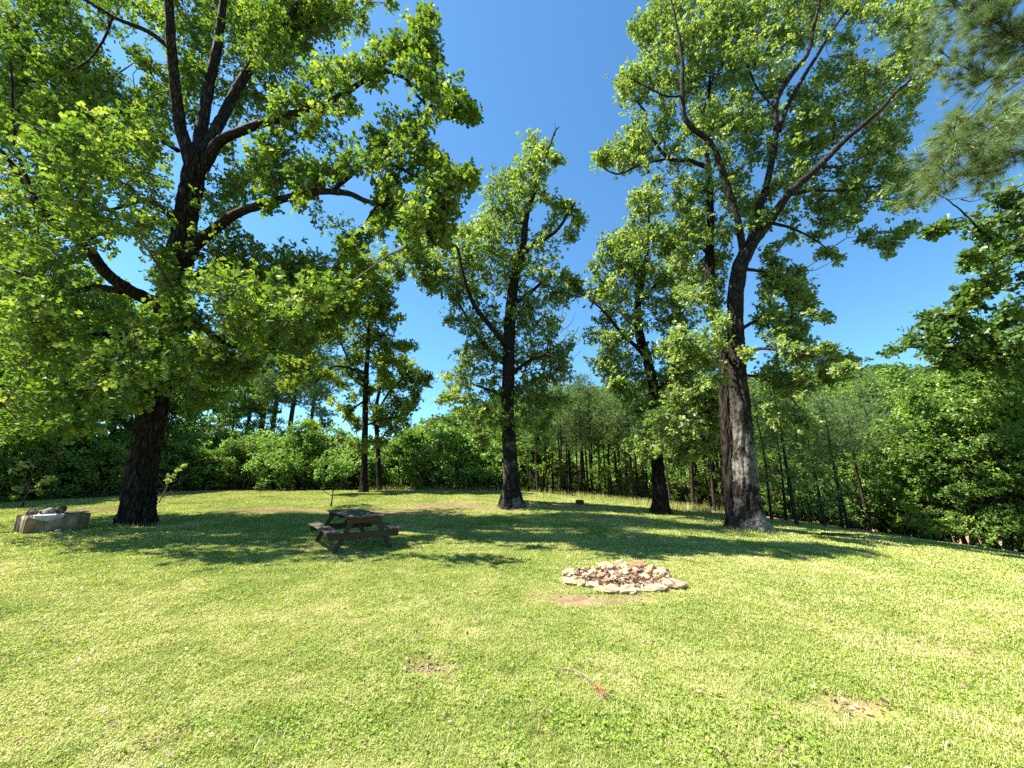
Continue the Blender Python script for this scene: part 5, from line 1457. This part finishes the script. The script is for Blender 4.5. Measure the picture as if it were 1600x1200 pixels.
# fallen pine twig with an orange needle tuft
qa = G(862, 1052); qb = G(929, 1080); qc = G(944, 1104)
root = empty('fallen_twig', qb); tag(root, 'fallen pine twig with pale stem and orange dead needles on the lawn', 'twig')
mbx = MB(); pts = np.array([qa + (0, 0, .035), (qa + qb) / 2 + (0.03, .03, .055), qb + (0, 0, .045)])
tube(mbx, catmull(pts, 6), np.linspace(.004, .006, 13), 6, 0, 1)
mbx.build('stem', [M['bare_twig']], root, qb)
rn_ = np.random.default_rng(4); mbx = MB()
k = 90; d = norm(qc - qb); pp = qb + np.outer(rn_.random(k) * .10, d) + np.array((0, 0, .045))
dv = norm(d + rn_.normal(size=(k, 3)) * np.array((.28, .28, .14)))
s_ = norm(np.cross(dv, rand_unit(rn_, k))) * .0022
V = np.empty((k, 3, 3)); V[:, 0] = pp - s_; V[:, 1] = pp + s_; V[:, 2] = pp + dv * rn_.uniform(.10, .17, (k, 1))
mbx.add(V.reshape(-1, 3), np.arange(k * 3).reshape(k, 3), np.full(k, .5), 0, False)
M['orange_needle'] = leaf_mat('orange_needle', [(0, (.30, .14, .06)), (1, (.44, .25, .13))], trans=.2, tmul=(1, 1, .8), gloss=.03)
mbx.build('needle_tuft', [M['orange_needle']], root, qb)

# ------------------------------------------------------------------ grass blades (one object of stuff), denser near by
def blades(n, r0, r1, hgt, wid, seed, edge_off=0.0, az=(-1.06, 1.06), taller=False):
    rng = np.random.default_rng(seed)
    bnd = rng.uniform(*az, n)
    r = r0 * (r1 / r0) ** rng.random(n)
    x = np.sin(bnd) * r; y = np.cos(bnd) * r
    e = edge_d(x / np.maximum(y, .3))
    wv = wear(x, y)
    fire = np.hypot((x - fc[0]) / .95, (y - fc[1] - .12) / .78) < 1
    keep = (y < e + edge_off + 1.0) & (rng.random(n) > wv * .97) & ~fire & (y > .4)
    clump = vnoise(x * 7, y * 7, 41) * .6 + vnoise(x * 22, y * 22, 42) * .4
    big = vnoise(x * .8, y * .8, 43) * .5 + vnoise(x * 2.6, y * 2.6, 44) * .5
    keep &= rng.random(n) < .30 + 1.0 * clump
    x, y, r, clump, big, wv = x[keep], y[keep], r[keep], clump[keep], big[keep], wv[keep]
    n = len(x)
    z = ground_z(x, y)
    h = hgt * rng.uniform(.45, 1.25, n) * (.55 + .8 * clump) * (1 - .6 * wv) * (1 + .10 * np.minimum(r, 12) / 12)
    wd = np.maximum(wid, .00105 * r) * rng.uniform(.7, 1.3, n)
    a = rng.uniform(0, 6.283, n); ln = rng.uniform(.15, 1.15, n)
    d = np.stack([np.cos(a), np.sin(a), np.zeros(n)], 1); s = np.stack([-np.sin(a), np.cos(a), np.zeros(n)], 1)
    b0 = np.stack([x, y, z - .004], 1)
    V = np.empty((n, 5, 3))
    V[:, 0] = b0 - s * wd[:, None] * .5; V[:, 1] = b0 + s * wd[:, None] * .5
    m_ = b0 + d * (h * ln * .35)[:, None]; m_[:, 2] += h * .6
    V[:, 2] = m_ + s * wd[:, None] * .5; V[:, 3] = m_ - s * wd[:, None] * .5
    t_ = b0 + d * (h * ln)[:, None]; t_[:, 2] += h * (1.02 - .45 * np.minimum(ln, 1))
    V[:, 4] = t_
    tint = np.clip(.42 + .62 * (big - .5) + .42 * (clump - .5) + rng.normal(0, .17, n) * (1 - .5 * sstep(5, 18, r)) + .35 * wv + .05 + (rng.random(n) < .15) * .32, 0, 1)
    return V, tint
mb = MB()
for V, t in (blades(1250000, 1.9, 13, .036, .0026, 1), blades(420000, 12, 36, .045, .004, 2, az=(-.98, 1.0))):
    n = len(V)
    b5 = (np.arange(n) * 5)[:, None]
    mb.add(V.reshape(-1, 3), b5 + np.array([[0, 1, 2, 3]]), t, 0, False)
    fl = b5 + np.array([[3, 2, 4]]) - 0
    mb.f.append((fl + mb.n - n * 5, t.astype(np.float32), np.zeros(n, np.int32), np.zeros(n, bool)))
tag(mb.build('grass', [M['grass']]), 'short sunlit lawn grass, yellow green with straw coloured blades', 'grass', kind='stuff')

# broad clover and weed leaves low in the grass
rng = np.random.default_rng(61)
n = 60000
az_ = rng.uniform(-1.02, 1.02, n); r = 2.0 * (11 / 2.0) ** rng.random(n)
x = np.sin(az_) * r; y = np.cos(az_) * r
cl = vnoise(x * 1.7, y * 1.7, 51) * .6 + vnoise(x * 6, y * 6, 52) * .4
keep = (rng.random(n) < np.clip((cl - .46) * 5, 0, 1)) & (wear(x, y) < .35) & ~(np.hypot((x - fc[0]) / 1.1, (y - fc[1] - .1) / .95) < 1)
x, y = x[keep], y[keep]; n = len(x)
mb = MB()
leaves(mb, np.stack([x, y, ground_z(x, y) + rng.uniform(.012, .045, n)], 1), norm(np.stack([rng.normal(size=n), rng.normal(size=n), .25 * rng.normal(size=n) + .15], 1)),
       norm(np.array((0, 0, 1)) + rand_unit(rng, n) * .5), rng.uniform(.012, .024, n), np.clip(rng.normal(.55, .18, n), 0, 1), 0, .42)
M['clover'] = leaf_mat('clover', [(0, (.07, .135, .02)), (.5, (.17, .275, .034)), (1, (.30, .39, .07))], trans=.3, gloss=.012)
tag(mb.build('ground_cover', [M['clover']]), 'small clover and weed leaves mixed into the lawn', 'clover', kind='stuff')

# dry leaves on the lawn and at its edges
n = 5200
px_ = rng.uniform(-1.02, 1.02, n); r = 2.2 * (30 / 2.2) ** rng.random(n)
x = np.sin(px_) * r; y = np.cos(px_) * r
keep = rng.random(n) < .26 + 1.6 * wear(x, y)
x, y, r = x[keep], y[keep], r[keep]; n = len(x)
for cx, cy, rx, ry, s in PATCH:
    if s > .5 and rx < .4:
        kk = 34
        x = np.concatenate([x, cx + rng.normal(0, rx * .5, kk)]); y = np.concatenate([y, cy + rng.normal(0, ry * .5, kk)]); r = np.concatenate([r, np.full(kk, 3.0)])
n = len(x)
mb = MB()
leaves(mb, np.stack([x, y, ground_z(x, y) + rng.uniform(.012, .05, n)], 1), norm(np.stack([rng.normal(size=n), rng.normal(size=n), .25 * rng.normal(size=n)], 1)),
       norm(np.array((0, 0, .9)) + rand_unit(rng, n) * .6), rng.uniform(.012, .036, n) * np.minimum(1 + r / 12, 2.2), np.clip(rng.normal(.45, .25, n), 0, 1), 0, .3)
tag(mb.build('fallen_leaves', [M['litter']]), 'dry brown leaves scattered on the lawn and along its edges', 'leaves', kind='stuff')

# tall pale weeds along the far lawn edge
rng = np.random.default_rng(83)
n = 5200
pxs = np.concatenate([rng.uniform(900, 1110, int(n * .6)), rng.uniform(560, 1180, n - int(n * .6))])
bb = (pxs - 800) / F / 1.045
d = edge_d(bb) + rng.normal(.6, .8, n)
x = bb * d; y = d; z = ground_z(x, y)
h = rng.uniform(.12, .55, n); a = rng.uniform(0, 6.283, n); ln = rng.uniform(.1, .5, n)
b0 = np.stack([x, y, z], 1); dd = np.stack([np.cos(a) * ln, np.sin(a) * ln, np.ones(n)], 1) * h[:, None]
s = np.stack([-np.sin(a), np.cos(a), 0 * a], 1) * .011
V = np.empty((n, 3, 3)); V[:, 0] = b0 - s; V[:, 1] = b0 + s; V[:, 2] = b0 + dd
mb = MB(); mb.add(V.reshape(-1, 3), np.arange(n * 3).reshape(n, 3), np.clip(rng.normal(.62, .2, n), 0, 1), 0, False)
tag(mb.build('tall_grass', [M['grass']]), 'tall pale grass and weeds along the far edge of the lawn', 'grass', kind='stuff')
# longer uncut grass and weeds round the feet of the big trees
vs, fs_, ts = [], [], []
rng = np.random.default_rng(91)
mb = MB()
for c_, r_, k in ((ob, .62, 900), (mbse, .55, 600), (rb_, .45, 500), (tb, .72, 800)):
    a0 = rng.uniform(0, 6.283, k); rr = r_ * (.75 + .75 * rng.random(k) ** 1.6)
    x = c_[0] + np.cos(a0) * rr; y = c_[1] + np.sin(a0) * rr; z = ground_z(x, y)
    h = rng.uniform(.05, .17, k); a = rng.uniform(0, 6.283, k); ln = rng.uniform(.2, .8, k)
    b0 = np.stack([x, y, z - .01], 1); dd = np.stack([np.cos(a) * ln, np.sin(a) * ln, np.ones(k)], 1) * h[:, None]
    s_ = np.stack([-np.sin(a), np.cos(a), 0 * a], 1) * .008
    V = np.empty((k, 3, 3)); V[:, 0] = b0 - s_; V[:, 1] = b0 + s_; V[:, 2] = b0 + dd
    mb.add(V.reshape(-1, 3), np.arange(k * 3).reshape(k, 3), np.clip(rng.normal(.4, .2, k), 0, 1), 0, False)
for q_ in range(330):                       # weedy tufts that stand a little over the mown lawn
    ba = rng.uniform(-.95, .95); r_ = 2.1 * (14 / 2.1) ** rng.random()
    cx_, cy_ = math.sin(ba) * r_, math.cos(ba) * r_
    if np.hypot((cx_ - fc[0]) / 1.2, (cy_ - fc[1]) / 1.0) < 1: continue
    k = int(rng.integers(10, 34)); sp = rng.uniform(.02, .09)
    x = cx_ + rng.normal(0, sp, k); y = cy_ + rng.normal(0, sp, k); z = ground_z(x, y)
    h = rng.uniform(.03, .085, k); a = rng.uniform(0, 6.283, k); ln = rng.uniform(.3, 1.1, k)
    b0 = np.stack([x, y, z - .004], 1); dd = np.stack([np.cos(a) * ln, np.sin(a) * ln, np.ones(k)], 1) * h[:, None]
    s_ = np.stack([-np.sin(a), np.cos(a), 0 * a], 1) * rng.uniform(.0018, .0045)
    V = np.empty((k, 3, 3)); V[:, 0] = b0 - s_; V[:, 1] = b0 + s_; V[:, 2] = b0 + dd
    mb.add(V.reshape(-1, 3), np.arange(k * 3).reshape(k, 3), np.clip(rng.normal(rng.choice((.12, .25, .4, .85)), .1, k), 0, 1), 0, False)
tag(mb.build('grass_tufts', [M['grass']]), 'longer grass and weed tufts standing in the mown lawn and round the tree feet', 'grass', kind='stuff')
